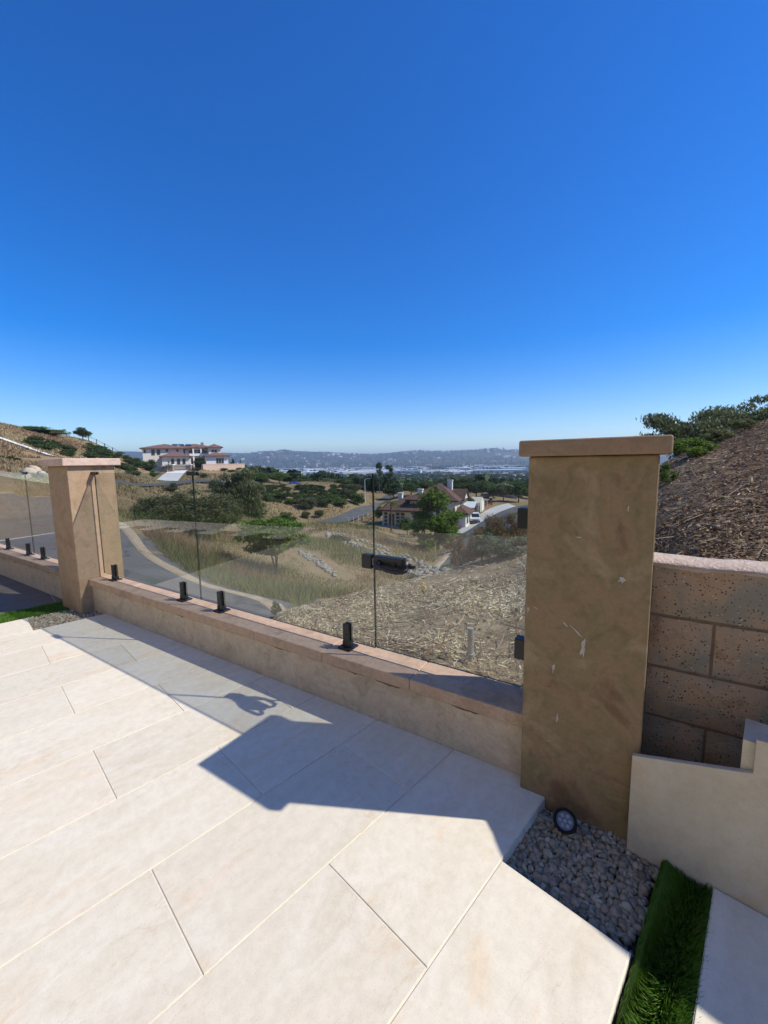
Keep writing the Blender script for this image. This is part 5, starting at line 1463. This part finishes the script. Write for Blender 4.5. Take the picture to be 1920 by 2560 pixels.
M['rooftile2'] = roof_mat('mansion_roof', [(0.13, 0.066, 0.048), (0.19, 0.098, 0.072), (0.23, 0.125, 0.095)])
M['winglass'] = mat('window_glass', [(0.03, 0.032, 0.035)], rough=.08, spec=.6)
M['frame'] = mat('window_frame', [(0.30, 0.24, 0.18)], rough=.7)
M['wframe'] = mat('white_frame', [(0.72, 0.70, 0.66)], rough=.6)
M['solar'] = mat('solar_glass', [(0.03, 0.03, 0.035)], rough=.35, spec=.6)
M['stonepier'] = mat('stone_pier', [(0.20, 0.155, 0.115), (0.32, 0.25, 0.19)], 2.5, .95, bs=.5, bscale=6, bdist=.05)
M['pinkwall'] = mat('pink_wall', [(0.48, 0.34, 0.25), (0.54, 0.39, 0.29)], .6, .9)
M['brick'] = mat('brick_red', [(0.24, 0.085, 0.06), (0.32, 0.12, 0.085)], 3, .95)

def window(parent, x0, x1, z0, z1, y, d=-1, axis='y', fr='frame', mull=0):
    """window in the wall plane y (axis y) or x (axis x); d: the side the outside lies on"""
    t = .10
    def bx(mb, a0, a1, b0, b1, c0, c1):
        if axis == 'y': mb.box(a0, a1, min(y + d * c0, y + d * c1), max(y + d * c0, y + d * c1), b0, b1)
        else: mb.box(min(y + d * c0, y + d * c1), max(y + d * c0, y + d * c1), a0, a1, b0, b1)
    f = MB()
    bx(f, x0 - t, x1 + t, z0 - t, z0, -.02, .06); bx(f, x0 - t, x1 + t, z1, z1 + t, -.02, .06)
    bx(f, x0 - t, x0, z0, z1, -.02, .06); bx(f, x1, x1 + t, z0, z1, -.02, .06)
    for k in range(mull):
        xm = x0 + (x1 - x0) * (k + 1) / (mull + 1); bx(f, xm - .04, xm + .04, z0, z1, -.02, .05)
    w_ = f.build('window', M[fr], parent)
    g = MB(); bx(g, x0, x1, z0, z1, -.05, .02)
    me_o = g.build('pane', M['winglass'], parent); me_o.parent = w_
    return w_
def local_root(name, p, rz, label, cat):
    o = empty(name, p, label, cat, None, rz); o['_local'] = 1
    return o
def done(o):
    if '_local' in o: del o['_local']

# ---- the mansion, about 160 m away: x to the right, y away from the viewer
mp = at(465, 1178, 158); ang = math.atan2(-mp[0], mp[1])
mp[2] = gz(mp[0], mp[1]) - .2
MS = 158 / F_PX / math.cos(math.atan((465 - 960) / F_PX)) * 1.0
man = local_root('mansion', mp, ang, 'large cream mansion with red tiled roofs on the hill', 'house')
k1 = .126                                                        # metres per photo pixel at the facade
X = lambda u: (u - 465) * k1
hz_ = 1156 - .0152 * (465 - 960)
Zm = lambda v: (at(465, v, 158)[2] - mp[2])
def wallbox(x0, x1, y0, y1, z1, m='cream', z0=-1.5): MB().box(x0, x1, y0, y1, z0, z1).build('wall', M[m], man)
def roof(x0, x1, y0, y1, z, h, m='rooftile2', ov=.8):
    r_ = MB().hip(x0 - ov, x1 + ov, y0 - ov, y1 + ov, z, h, t=.3).build('roof', M[m], man); return r_
e1, e2 = Zm(1119.5), Zm(1141)
wallbox(X(364), X(462), 2, 16, e1, 'cream'); r1 = roof(X(364), X(468), 2, 18, e1, Zm(1107) - e1)
wallbox(X(455), X(532), 5, 17, e1 + .3, 'whitewall'); r2 = roof(X(440), X(545), 4.5, 19, e1 + .3, Zm(1105.5) - e1 - .3)
wallbox(X(526), X(558), 1, 15, Zm(1117), 'cream'); r3 = roof(X(526), X(558), 1, 15, Zm(1117), Zm(1108) - Zm(1117))
wallbox(X(411), X(474), -6, 2.0, e2, 'cream'); roof(X(411), X(474), -6, 2.6, e2, Zm(1129) - e2)
wallbox(X(516), X(572), -5, 1.5, Zm(1140), 'whitewall'); roof(X(516), X(572), -5, 1.5, Zm(1140), Zm(1131.5) - Zm(1140))
# entrance bay with gable and balcony
bx0, bx1 = X(487), X(507)
MB().box(bx0, bx1, 3.4, 5.0, Zm(1137), Zm(1121)).build('bay_wall', M['whitewall'], man)
g = MB(); g.extrude([(bx0 - .8, 3.0, Zm(1121)), (bx1 + .8, 3.0, Zm(1121)), ((bx0 + bx1) / 2, 3.0, Zm(1114.5))], (0, 5.5, 0)); g.build('gable_roof', M['rooftile2'], man)
MB().box(X(476), X(527), 2.6, 5.0, Zm(1139.5), Zm(1138)).build('balcony_floor', M['whitewall'], man)
MB().box(X(476), X(527), 2.6, 2.75, Zm(1138), Zm(1133.5)).build('balustrade', M['whitewall'], man)
for u in (477, 487, 507, 526): MB().box(X(u) - .25, X(u) + .25, 2.7, 3.2, -1.0, Zm(1139.5)).build('column', M['whitewall'], man)
for u in (487, 507): MB().box(X(u) - .22, X(u) + .22, 2.9, 3.35, Zm(1133.5), Zm(1121.2)).build('column', M['whitewall'], man)
window(man, X(489), X(505), Zm(1135), Zm(1124), 3.39, -1, 'y', 'frame', 1)
for a, b, c, d_ in ((419.5, 424, 1128.5, 1123), (445.5, 449.5, 1128.5, 1123.5), (368, 371, 1131, 1124), (385, 392, 1137, 1124), (398, 405, 1136, 1124)): window(man, X(a), X(b), Zm(c), Zm(d_), 1.99)
for a, b, c, d_ in ((459, 465, 1133, 1123), (476.5, 483.5, 1133, 1124.5), (509, 522, 1133, 1124.5)): window(man, X(a), X(b), Zm(c), Zm(d_), 4.99)
window(man, X(533.5), X(548), Zm(1131), Zm(1124), .99, -1, 'y', 'wframe', 1)
for a, b in ((432.5, 438.5), (446, 452.5), (459, 465)): window(man, X(a), X(b), Zm(1160), Zm(1147.5), -6.01)
for a, b in ((542, 546.5), (548.5, 553), (555.5, 560)): window(man, X(a), X(b), Zm(1159), Zm(1147.5), -5.01)
ed = MB().box(X(482), X(511), 4.85, 4.98, -.5, Zm(1146)).build('entrance_door', mat('dark_wood', [(0.06, 0.035, 0.02)], rough=.6), man)
MB().box(X(509.5), X(517), 9.5, 11, Zm(1110), Zm(1102.5)).build('chimney', M['stonepier'], man)
for u in (434, 450, 468.5):
    yy = 6.0; s0 = MB()
    sl_ = (Zm(1105.5) - e1 - .3) / 7.9
    z_a = e1 + .3 + (yy - 3.7) * sl_ + .18; z_b = e1 + .3 + (yy + 3.0 - 3.7) * sl_ + .18
    s0.extrude([(X(u), yy, z_a), (X(u + 15), yy, z_a), (X(u + 15), yy + 3.0, z_b), (X(u), yy + 3.0, z_b)], (0, 0, .12)); s0.build('solar_panel', M['solar'], man)
done(man)
# garden wall and gate piers of the mansion
def loc(u, v, D_):
    p = at(u, v, D_); p[2] = gz(p[0], p[1]); return p
a_, b_ = loc(508, 1174, 146), loc(612, 1172, 156)
t_ = (b_ - a_); L_ = np.hypot(t_[0], t_[1]); tx = np.array([t_[0] / L_, t_[1] / L_, 0]); ty = np.array([-tx[1], tx[0], 0])
gw = empty('garden_wall', a_, 'long pink garden wall in front of the mansion', 'wall')
zt_ = at(560, 1161, 151)[2]
MB((a_[0], a_[1], 0), (tx, ty, UP)).box(0, L_, 0, .4, min(a_[2], b_[2]) - 1, zt_).build('wall_body', M['pinkwall'], gw)
MB((a_[0], a_[1], 0), (tx, ty, UP)).box(-.1, L_ + .1, -.08, .48, zt_, zt_ + .18).build('coping', M['cap_far'], gw)
for i, (u, lb) in enumerate(((428.5, 'stone gate pier on the near side of the mansion driveway top'), (473.5, 'stone gate pier beside the mansion gate bush'), (414, 'stone pier with a pale cap left of the mansion gate'))):
    p = loc(u, 1180, 148); zt_ = at(u, 1163 if i < 2 else 1166, 148)[2]
    gp = empty('gate_pier', p, lb, 'pier', 'stone piers of the mansion gate')
    MB(p).box(-.8, .8, -.6, .6, -.6, zt_ - p[2]).build('pier_body', M['stonepier'], gp)
    MB(p).box(-1.0, 1.0, -.8, .8, zt_ - p[2], zt_ - p[2] + .3).build('pier_cap', M['white_conc'], gp)
p0, p1 = loc(430, 1180, 148.2), loc(472, 1180, 148.2)
mg = empty('driveway_gate', (p0 + p1) / 2, 'dark arched iron gate between the mansion gate piers', 'gate')
zb = max(p0[2], p1[2])
for k in range(17):
    q = p0 * (1 - k / 16) + p1 * k / 16
    MB((q[0], q[1], 0)).box(-.06, .06, -.05, .05, zb + .1, zb + 1.5 + .5 * math.sin(math.pi * k / 16)).build('bar', M['black'], mg)
for hz2 in (.3, 1.2): MB().tube([np.array([p0[0], p0[1], zb + hz2]), np.array([p1[0], p1[1], zb + hz2])], .07, 5).build('rail', M['black'], mg)

# ---- the tiled house below the slope, about 75 m away
hp = on_ground(1062, 1328, 77); rzh = R(-25)
house = local_root('tiled_house', hp, rzh, 'two storey house with brown tiled roof behind the bright green tree', 'house')
def hw(x0, x1, y0, y1, z1, m='greywall', z0=-1.2): return MB().box(x0, x1, y0, y1, z0, z1).build('wall', M[m], house)
def hr(x0, x1, y0, y1, z, h, run=None): return MB().hip(x0, x1, y0, y1, z, h, run, .28).build('roof', M['rooftile'], house)
hw(-8.6, -1.0, -.5, 8, 3.4, 'cream'); rf1 = hr(-9.3, 0.5, -1.3, 8.8, 3.4, 2.6)
hw(-3.2, 5.6, .8, 9.5, 5.4, 'cream'); rf2 = hr(-4.0, 6.4, 0, 10.3, 5.4, 2.9)
hw(4.6, 7.4, 1.6, 6.4, 3.0, 'whitewall'); rf3 = hr(4.2, 8.0, 1.0, 7.0, 3.0, 1.2)
gb = MB(); gb.extrude([(5.61, 3.4, 5.4), (5.61, 7.2, 5.4), (5.61, 5.3, 7.0)], (.9, 0, 0)); gb.build('gable', M['whitewall'], house)
gr_ = MB(); gr_.extrude([(4.2, 2.9, 5.25), (4.2, 5.3, 7.25), (4.2, 7.7, 5.25), (4.2, 7.7, 5.05), (4.2, 5.3, 7.02), (4.2, 2.9, 5.05)], (2.6, 0, 0)); gr_.build('gable_roof', M['rooftile'], house)
window(house, 4.4, 6.2, 3.6, 4.7, 5.615, 1, 'x', 'wframe', 1)
window(house, 2.4, 3.4, .9, 2.2, 7.41, 1, 'x', 'wframe'); window(house, 4.2, 5.2, .9, 2.2, 7.41, 1, 'x', 'wframe')
for x0, x1 in ((-8.1, -7.6), (-5.6, -5.0), (-4.6, -4.0)):
    for z0 in (.3, 1.0, 1.7, 2.4): window(house, x0, x1, z0, z0 + .38, -.51)
window(house, -7.1, -6.1, .0, 2.5, -.51, -1, 'y', 'frame')
window(house, -1.9, -.6, 3.9, 4.9, .79, -1, 'y', 'wframe', 1); window(house, 1.2, 2.6, 3.9, 4.9, .79, -1, 'y', 'wframe', 1); window(house, .2, 1.6, .9, 2.2, .79, -1, 'y', 'wframe', 1)
aw = MB()
arc = [(-2.6 + .75 * math.cos(t), 2.0 + .75 * math.sin(t)) for t in np.linspace(0, math.pi, 10)]
aw.extrude([(x_, .79, z_) for x_, z_ in [(-1.85, .6)] + arc + [(-3.35, .6)]][::-1], (0, -.1, 0)); aw.build('arched_surround', M['wframe'], house)
aw = MB(); aw.extrude([(-2.6 + .55 * math.cos(t), .68, 2.0 + .55 * math.sin(t)) for t in np.linspace(0, math.pi, 10)] + [(-3.15, .68, .8), (-2.05, .68, .8)], (0, -.03, 0)); aw.build('arched_window', M['winglass'], house)
for x_, y_, z0, z1 in ((-1.6, 2.2, 4.2, 7.1), (3.2, 6.0, 7.0, 8.7), (-7.2, 5.5, 4.4, 6.0)):
    ch = MB().box(x_ - .45, x_ + .45, y_ - .35, y_ + .35, z0, z1).build('chimney', M['whitewall'], house)
    MB().box(x_ - .55, x_ + .55, y_ - .45, y_ + .45, z1, z1 + .22).build('chimney_cap', M['wframe'], house)
MB().box(-9.0, -.8, -1.6, -.7, -1.2, .35).build('planter_wall', M['greywall'], house)
done(house)

# ---- white canopy over a parked car
cp = on_ground(1158, 1288, 92)
can = local_root('car_canopy', cp, R(-25), 'white fabric canopy with poles beside the tiled house', 'canopy')
M['canopy'] = mat('white_canopy', [(0.76, 0.76, 0.75), (0.80, 0.80, 0.79)], 1, .7)
M['canopy2'] = mat('cream_canopy', [(0.66, 0.60, 0.46)], rough=.8)
mb = MB(); mb.extrude([(-3.4, -2.6, 2.1), (-3.4, 0, 3.2), (-3.4, 2.6, 2.1), (-3.4, 2.6, 2.0), (-3.4, 0, 3.1), (-3.4, -2.6, 2.0)], (6.4, 0, 0)); mb.build('canopy_roof', M['canopy'], can)
for x_ in (-3.2, 0, 2.8):
    for y_ in (-2.5, 2.5): MB().tube([(x_, y_, -.3), (x_, y_, 2.1)], .05, 6).build('pole', M['wframe'], can)
done(can)
cp2 = on_ground(1184, 1283, 97)
can2 = local_root('storage_tent', cp2, R(-25), 'cream peaked storage tent behind the white canopy', 'tent')
mb = MB(); mb.extrude([(-2.2, -2.2, 0), (-2.2, -2.2, 2.2), (-2.2, 0, 3.3), (-2.2, 2.2, 2.2), (-2.2, 2.2, 0)], (4.2, 0, 0)); mb.build('tent_cover', M['canopy2'], can2)
MB().box(2.02, 2.08, -1.0, 1.0, 0, 2.2).build('tent_door', M['canopy'], can2)
done(can2)

# ---- cars
M['paint'] = mat('white_car_paint', [(0.78, 0.79, 0.80)], rough=.18, spec=.6)
M['paint2'] = mat('silver_car_paint', [(0.45, 0.46, 0.47)], rough=.25, spec=.6)
M['tyre'] = mat('tyre_rubber', [(0.015, 0.015, 0.015)], rough=.9)
M['rim'] = mat('alloy_rim', [(0.45, 0.45, 0.46)], rough=.35, metal=.8)
M['lampglass'] = mat('lamp_glass', [(0.55, 0.58, 0.60)], rough=.1, spec=.7)
M['redlamp'] = mat('red_lamp', [(0.35, 0.01, 0.01)], rough=.2)
def car(name, p, rz, label, paint, L=4.8, Wc=1.95, Hc=1.72):
    c = local_root(name, p, rz, label, 'car')
    # side profile from nose (+x) to tail, swept across with tumblehome
    low = [(L * .5, .45), (L * .5, .72), (L * .47, .92), (L * .25, 1.06), (-L * .47, 1.08), (-L * .5, .9), (-L * .5, .42)]
    sec = [(-Wc / 2, .96), (-Wc / 2 * .985, 1.0), (0, 1.02), (Wc / 2 * .985, 1.0), (Wc / 2, .96)]
    mb = MB(); n = len(low)
    ys = [-Wc / 2, -Wc / 2 * .94, Wc / 2 * .94, Wc / 2]
    for y_ in ys:
        k = .94 if abs(y_) > Wc / 2 * .95 else 1.0
        mb.v += [(x_ * (.985 if k < 1 else 1), y_, .42 + (z_ - .42) * (k if z_ > .8 else 1)) for x_, z_ in low]
    for j in range(3):
        for i in range(n): mb.f.append((j * n + i, j * n + (i + 1) % n, (j + 1) * n + (i + 1) % n, (j + 1) * n + i))
    mb.f += [tuple(range(n - 1, -1, -1)), tuple(3 * n + i for i in range(n))]
    mb.build('body', M[paint], c, .03, 2)
    gl = [(L * .24, 1.04), (L * .10, Hc - .12), (-L * .36, Hc - .10), (-L * .47, 1.05)]
    mb = MB(); n = 4
    for y_, zi in ((-Wc * .47, 0), (-Wc * .40, 1), (Wc * .40, 1), (Wc * .47, 0)):
        pass
    lo_, hi2 = Wc * .475, Wc * .39
    P8 = [(gl[0][0], -lo_, gl[0][1]), (gl[3][0], -lo_, gl[3][1]), (gl[3][0], lo_, gl[3][1]), (gl[0][0], lo_, gl[0][1]), (gl[1][0], -hi2, gl[1][1]), (gl[2][0], -hi2, gl[2][1]), (gl[2][0], hi2, gl[2][1]), (gl[1][0], hi2, gl[1][1])]
    mb.add(P8, [(0, 1, 5, 4), (1, 2, 6, 5), (2, 3, 7, 6), (3, 0, 4, 7), (4, 5, 6, 7)]); mb.build('windows', M['winglass'], c)
    MB().box(gl[2][0] - .08, gl[1][0] + .02, -hi2 - .03, hi2 + .03, Hc - .115, Hc - .02).build('roof', M[paint], c, .03, 2)
    for sg in (-1, 1):
        mb = MB()
        for a, b in ((0, 4), (1, 5)):
            q0, q1 = np.array(P8[a]) * np.array([1, -sg, 1]), np.array(P8[b]) * np.array([1, -sg, 1]); mb.tube([q0, q1], .05, 5)
        mb.tube([(-.35, sg * lo_, 1.05), (-.45, sg * hi2, Hc - .1)], .045, 5)
        mb.build('window_pillars', M[paint], c)
        MB().box(L * .455, L * .49, min(sg * .5, sg * .86), max(sg * .5, sg * .86), .74, .88).build('headlight', M['lampglass'], c, .01, 1)
        MB().box(-L * .502, -L * .48, min(sg * .6, sg * .9), max(sg * .6, sg * .9), .82, .98).build('tail_light', M['redlamp'], c, .01, 1)
        MB().box(L * .17, L * .20, min(sg * .95, sg * 1.1), max(sg * .95, sg * 1.1), 1.06, 1.2).build('mirror', M[paint], c)
        for x_ in (L * .305, -L * .305):
            w_ = MB().tube([(x_, sg * (Wc / 2 - .20), .36), (x_, sg * (Wc / 2 + .015), .36)], .36, 20).build('wheel', M['tyre'], c)
            r2_ = MB().tube([(x_, sg * (Wc / 2 + .016), .36), (x_, sg * (Wc / 2 + .03), .36)], [.24, .2], 16).build('rim', M['rim'], c); r2_.parent = w_
    MB().box(L * .495, L * .505, -.5, .5, .55, .78).build('grille', M['black'], c)
    MB().box(L * .40, L * .508, -.9, .9, .30, .44).build('bumper', M['black'], c, .02, 1)
    done(c); return c
cpos = on_ground(1187, 1312, 82); cpos[2] += .14
car('white_suv', cpos, R(-102), 'white sport utility car parked on the driveway by the street', 'paint')
cpos = on_ground(1155, 1290, 91.5); car('covered_car', cpos, R(-115), 'silver car parked under the white canopy', 'paint2', 4.6, 1.85, 1.5)

# ---- brick pilasters, low wall and railings along the driveway
line = [on_ground(u, v, D_) for u, v, D_ in ((1139, 1322, 75), (1158, 1306, 83), (1172, 1296, 89), (1196, 1282, 97), (1227, 1268, 108))]
fw = empty('railing_wall', line[0], 'low brick wall with dark railings along the driveway', 'fence')
for a, b in zip(line[:-1], line[1:]):
    t_ = b - a; L_ = np.hypot(t_[0], t_[1]); tx = np.array([t_[0] / L_, t_[1] / L_, 0]); ty = np.array([-tx[1], tx[0], 0])
    z0 = min(a[2], b[2])
    MB((a[0], a[1], 0), (tx, ty, UP)).box(.4, L_ - .4, -.12, .12, z0 - .5, z0 + .65).build('brick_base', M['brick'], fw)
    for hz2 in (.8, 1.6): MB((a[0], a[1], 0), (tx, ty, UP)).box(.4, L_ - .4, -.03, .03, z0 + hz2, z0 + hz2 + .07).build('rail', M['black'], fw)
    for k in range(int(L_ / .35)): MB((a[0], a[1], 0), (tx, ty, UP)).box(.5 + k * .35, .54 + k * .35, -.02, .02, z0 + .65, z0 + 1.6).build('bar', M['black'], fw)
for i, (p, lb) in enumerate(zip(line[:4] + [line[4]], ('brick pilaster nearest the bright green tree', 'brick pilaster beside the white car, nearer the tree', 'brick pilaster just beyond the white car', 'brick pilaster beside the cream tent', 'brick pilaster at the far end of the driveway'))):
    bp = empty('brick_pilaster', p, lb, 'pilaster', 'brick pilasters along the driveway')
    MB(p).box(-.32, .32, -.32, .32, -.5, 1.85).build('pilaster_body', M['brick'], bp)
    MB(p).box(-.40, .40, -.40, .40, 1.85, 1.98).build('pilaster_cap', M['white_conc'], bp)
# palm in front of the house
pz_ = on_ground(978, 1332, 68); zc = at(978, 1256, 68)[2] - pz_[2]
palm = empty('palm_tree', pz_, 'small palm with drooping fronds beside the tiled house', 'palm')
MB(pz_).tube([(0, 0, -.2), (.08, 0, zc * .5), (0, 0, zc)], [.16, .12, .11], 8).build('trunk', M['bark'], palm)
for k in range(15):
    a = 2 * math.pi * k / 15 + random.uniform(-.15, .15); el = random.uniform(-.1, .8); mb = MB(pz_)
    Lf = random.uniform(1.7, 2.3); pts = []
    for t in np.linspace(0, 1, 6):
        rr_ = Lf * t; pts.append(np.array([rr_ * math.cos(a) * math.cos(el * (1 - t)), rr_ * math.sin(a) * math.cos(el * (1 - t)), zc + Lf * (math.sin(el) * t - .75 * t * t)]))
    for i in range(5):
        d_ = pts[i + 1] - pts[i]; sd_ = np.cross(d_, UP); sd_ /= np.linalg.norm(sd_) + 1e-6
        for sg in (-1, 1):
            for q in (0, .5):
                b0 = pts[i] + d_ * q; w_ = .42 * math.sin(math.pi * (i + q + .8) / 6.2) + .05
                mb.add([b0, b0 + d_ * .35, b0 + d_ * .5 + sd_ * sg * w_ - UP * w_ * .55], [(0, 1, 2)])
    o = mb.build('frond', M['leaf_olive'], palm)
# lamp post and signs
def lamp_post(u, vb, vt, D_, lb, arm=1):
    p = on_ground(u, vb, D_); zt_ = at(u, vt, D_)[2] - p[2]
    lp = empty('lamp_post', p, lb, 'lamp post')
    MB(p).tube([(0, 0, -.3), (0, 0, zt_)], [.12, .07], 8).build('pole', M['white_conc'], lp)
    MB(p).tube([(0, 0, zt_ - .1), (arm * .5, 0, zt_ + .15), (arm * 1.3, 0, zt_ + .2)], [.06, .05, .05], 6).build('arm', M['white_conc'], lp)
    MB(p).box(min(arm * 1.1, arm * 1.8), max(arm * 1.1, arm * 1.8), -.14, .14, zt_ + .14, zt_ + .26).build('lamp_head', M['steel'], lp)
lamp_post(913, 1256, 1198, 112, 'pale lamp post beside the side street below the cypress row')
lamp_post(1217, 1280, 1248, 104, 'short pale post at the far end of the driveway', -1)
# neighbour's grey house across the street
nh = local_root('grey_house', on_ground(1270, 1262, 128), R(-15), 'small grey house half hidden by trees across the street', 'house')
MB().box(-5.5, 2.5, 0, 7, -.5, 2.5).build('wall', M['greywall'], nh); MB().hip(-6.3, 3.3, -.8, 7.8, 2.5, 1.7, None, .25).build('roof', mat('grey_roof', [(0.20, 0.18, 0.165), (0.27, 0.25, 0.23)], 1, .9), nh)
for x0 in (-4, 0): window(nh, x0, x0 + 1.4, .8, 2.1, -.01, -1, 'y', 'wframe')
done(nh)
# wire fence posts along the side street
wl = [on_ground(u, v, D_) for u, v, D_ in ((872, 1310, 80), (884, 1306, 82), (896, 1301, 84), (908, 1296, 87), (920, 1290, 91), (932, 1284, 95), (944, 1278, 100))]
wf = empty('wire_fence', wl[0], 'wire fence with pale posts along the side street', 'fence')
for p in wl: MB(p).tube([(0, 0, -.2), (0, 0, 1.5)], .05, 6).build('post', M['wframe'], wf)
for a, b in zip(wl[:-1], wl[1:]):
    for hz2 in (.5, 1.0, 1.45): MB().tube([a + UP * hz2, b + UP * hz2], .012, 4).build('wire', M['steel'], wf)

# ================================================================== the valley town and the far hills
rt = random.Random(77)
M['ware'] = mat('white_warehouse', [(0.74, 0.74, 0.73), (0.80, 0.80, 0.79)], .02, .8, rnd=True)
M['ware2'] = mat('pale_warehouse', [(0.55, 0.53, 0.50), (0.66, 0.64, 0.60)], .02, .8, rnd=True)
M['red_roof'] = mat('town_roof', [(0.30, 0.15, 0.11), (0.36, 0.24, 0.19)], .1, .9, rnd=True)
M['grey_roof2'] = mat('town_roof_grey', [(0.30, 0.30, 0.30), (0.45, 0.44, 0.43)], .1, .9, rnd=True)
def shell(mat_w, mat_r, kind):
    mb = MB(); mb.box(-.5, .5, -.5, .5, -.4, 1.0)
    me = bpy.data.meshes.new('wall'); me.from_pydata(mb.v, [], mb.f); me.materials.append(mat_w)
    mr_ = MB()
    if kind == 'flat': mr_.box(-.51, .51, -.51, .51, 1.0, 1.06)
    else: mr_.hip(-.56, .56, -.56, .56, 1.0, .55, .3, .04)
    me2 = bpy.data.meshes.new('roof'); me2.from_pydata(mr_.v, [], mr_.f); me2.materials.append(mat_r)
    return me, me2
SH_W = [shell(M['ware'], M['ware'], 'flat'), shell(M['ware'], M['ware2'], 'flat'), shell(M['ware2'], M['ware'], 'flat')]
SH_H = [shell(M['whitewall'], M['red_roof'], 'hip'), shell(M['whitewall'], M['grey_roof2'], 'hip'), shell(M['cream'], M['red_roof'], 'hip'), shell(M['whitewall'], M['ware'], 'flat')]
def put(name, sh, p, rz, dims, label, cat, group):
    o = empty(name, p, label, cat, group, rz, dims)
    link('wall', sh[0], o); link('roof', sh[1], o)
for i in range(85):
    u = rt.choice([rt.uniform(655, 940), rt.uniform(650, 1000), rt.uniform(980, 1310)]); D_ = rt.uniform(1500, 3300)
    q = at(u, 1170, D_); p = np.array([q[0], q[1], gz(q[0], q[1])])
    put('warehouse', SH_W[i % 3], p, rt.uniform(-.3, .3) + rt.choice([0, .1]), (rt.uniform(50, 190), rt.uniform(40, 90), rt.uniform(9, 15)), 'white flat-roofed warehouse on the valley floor', 'warehouse', 'warehouses across the valley floor')
for i in range(95):
    u = rt.uniform(640, 1312); D_ = math.exp(rt.uniform(math.log(330), math.log(1500)))
    q = at(u, 1170, D_); p = np.array([q[0], q[1], gz(q[0], q[1])]); s1 = rt.uniform(11, 20) * (1 + D_ / 2500)
    put('town_house', SH_H[i % 4], p, rt.uniform(-1, 1), (s1, s1 * rt.uniform(.6, .9), rt.uniform(4, 7)), 'small pale town house among the trees of the valley', 'house', 'houses among the valley trees')
for i in range(75):
    u = rt.uniform(560, 1312); D_ = rt.uniform(3700, 5600)
    q = at(u, 1150, D_); p = np.array([q[0], q[1], gz(q[0], q[1])]); s1 = rt.choice([rt.uniform(18, 32), rt.uniform(30, 70)])
    put('hillside_building', SH_H[i % 4], p, rt.uniform(-1, 1), (s1, s1 * rt.uniform(.5, .8), rt.uniform(8, 14)), 'tiny pale building on the slopes of the far blue hills', 'house', 'buildings dotted over the far hills')
def tree_mass(name, n, d0, d1, h0, h1, label, seed, u0=560, u1=1330, quads=10, logd=True, m='leaf_dark'):
    r_ = np.random.default_rng(seed)
    u = r_.uniform(u0, u1, n)
    D_ = np.exp(r_.uniform(math.log(d0), math.log(d1), n)) if logd else r_.uniform(d0, d1, n)
    t = np.arctan((u - 960) / F_PX); x_, y_ = D_ * np.sin(t), D_ * np.cos(t)
    k = fbm(x_ / (D_.mean() * .12), y_ / (D_.mean() * .12), 3, seed) > -.45
    x_, y_, D_ = x_[k], y_[k], D_[k]; n = len(x_)
    z_ = ground_z(x_, y_); h_ = r_.uniform(h0, h1, n)
    C = np.repeat(np.stack([x_, y_, z_], 1), quads, 0); H_ = np.repeat(h_, quads)[:, None]
    d = r_.normal(size=(len(C), 3)); d /= np.linalg.norm(d, axis=1)[:, None]
    C = C + d * H_ * np.array([.45, .45, .35]) + np.array([0, 0, .5]) * H_
    a1 = r_.normal(size=(len(C), 3)); a1 /= np.linalg.norm(a1, axis=1)[:, None]; a2 = np.cross(a1, r_.normal(size=(len(C), 3))); a2 /= np.linalg.norm(a2, axis=1)[:, None]
    V = np.stack([C - a1 * H_ * .28, C + a2 * H_ * .28, C + a1 * H_ * .28, C - a2 * H_ * .28], 1).reshape(-1, 3)
    t_ = np.repeat(np.repeat(r_.uniform(size=n), quads), 4)
    me = fast_mesh(name, V, np.arange(len(C))[:, None] * 4 + np.array([[0, 1, 2, 3]]), M[m], t_)
    props(link(name, me), label, 'trees', kind='stuff')
tree_mass('near_wood', 420, 170, 420, 4, 7, 'belt of trees below the bare pad and behind the tiled house', 61, 600, 1360, 40)
tree_mass('valley_wood', 2600, 350, 1700, 7, 14, 'scattered dark trees between the roofs of the valley', 62, 560, 1340, 12)
tree_mass('plain_wood', 2200, 1700, 3700, 9, 18, 'trees between the white warehouses', 63, 560, 1340, 7)
tree_mass('hill_wood', 6500, 3600, 6600, 12, 26, 'scrub and trees covering the far blue hills', 64, 480, 1360, 5, False)

# a small insect crossing the sky
bp_ = at(868, 854, 2.6)
bee = empty('flying_bee', bp_, 'tiny flying bee against the blue sky', 'insect')
v = ICO1_V * np.array([.0055, .0024, .0024]) + bp_
mb = MB(); mb.v = [tuple(q) for q in v]; mb.f = [tuple(f) for f in ICO1_F.tolist()]; mb.build('body', mat('bee_body', [(0.25, 0.16, 0.05)], rough=.6), bee, smooth=True)
for sg in (-1, 1):
    mb = MB(bp_); mb.add([(0, 0, .002), (.002, sg * .003, .004), (.0, sg * .007, .006), (-.003, sg * .004, .004)], [(0, 1, 2, 3)]); mb.build('wing', mat('bee_wing', [(0.6, 0.6, 0.6)], rough=.4), bee)

# ------------------------------------------------------------------ haze
hm = bpy.data.materials.new('haze'); hm.use_nodes = True
hn = hm.node_tree; hn.nodes.remove(hn.nodes['Principled BSDF'])
pv = hn.nodes.new('ShaderNodeVolumePrincipled')
pv.inputs['Color'].default_value = (0.66, 0.81, 1.0, 1)
pv.inputs['Density'].default_value = HAZE
pv.inputs['Anisotropy'].default_value = 0.2
hn.links.new(pv.outputs[0], hn.nodes['Material Output'].inputs['Volume'])
hb_ = MB().box(-22000, 22000, -22000, 22000, -120, 330).build('haze', hm)
props(hb_, 'thin blue haze filling the valley air', 'haze', kind='stuff')
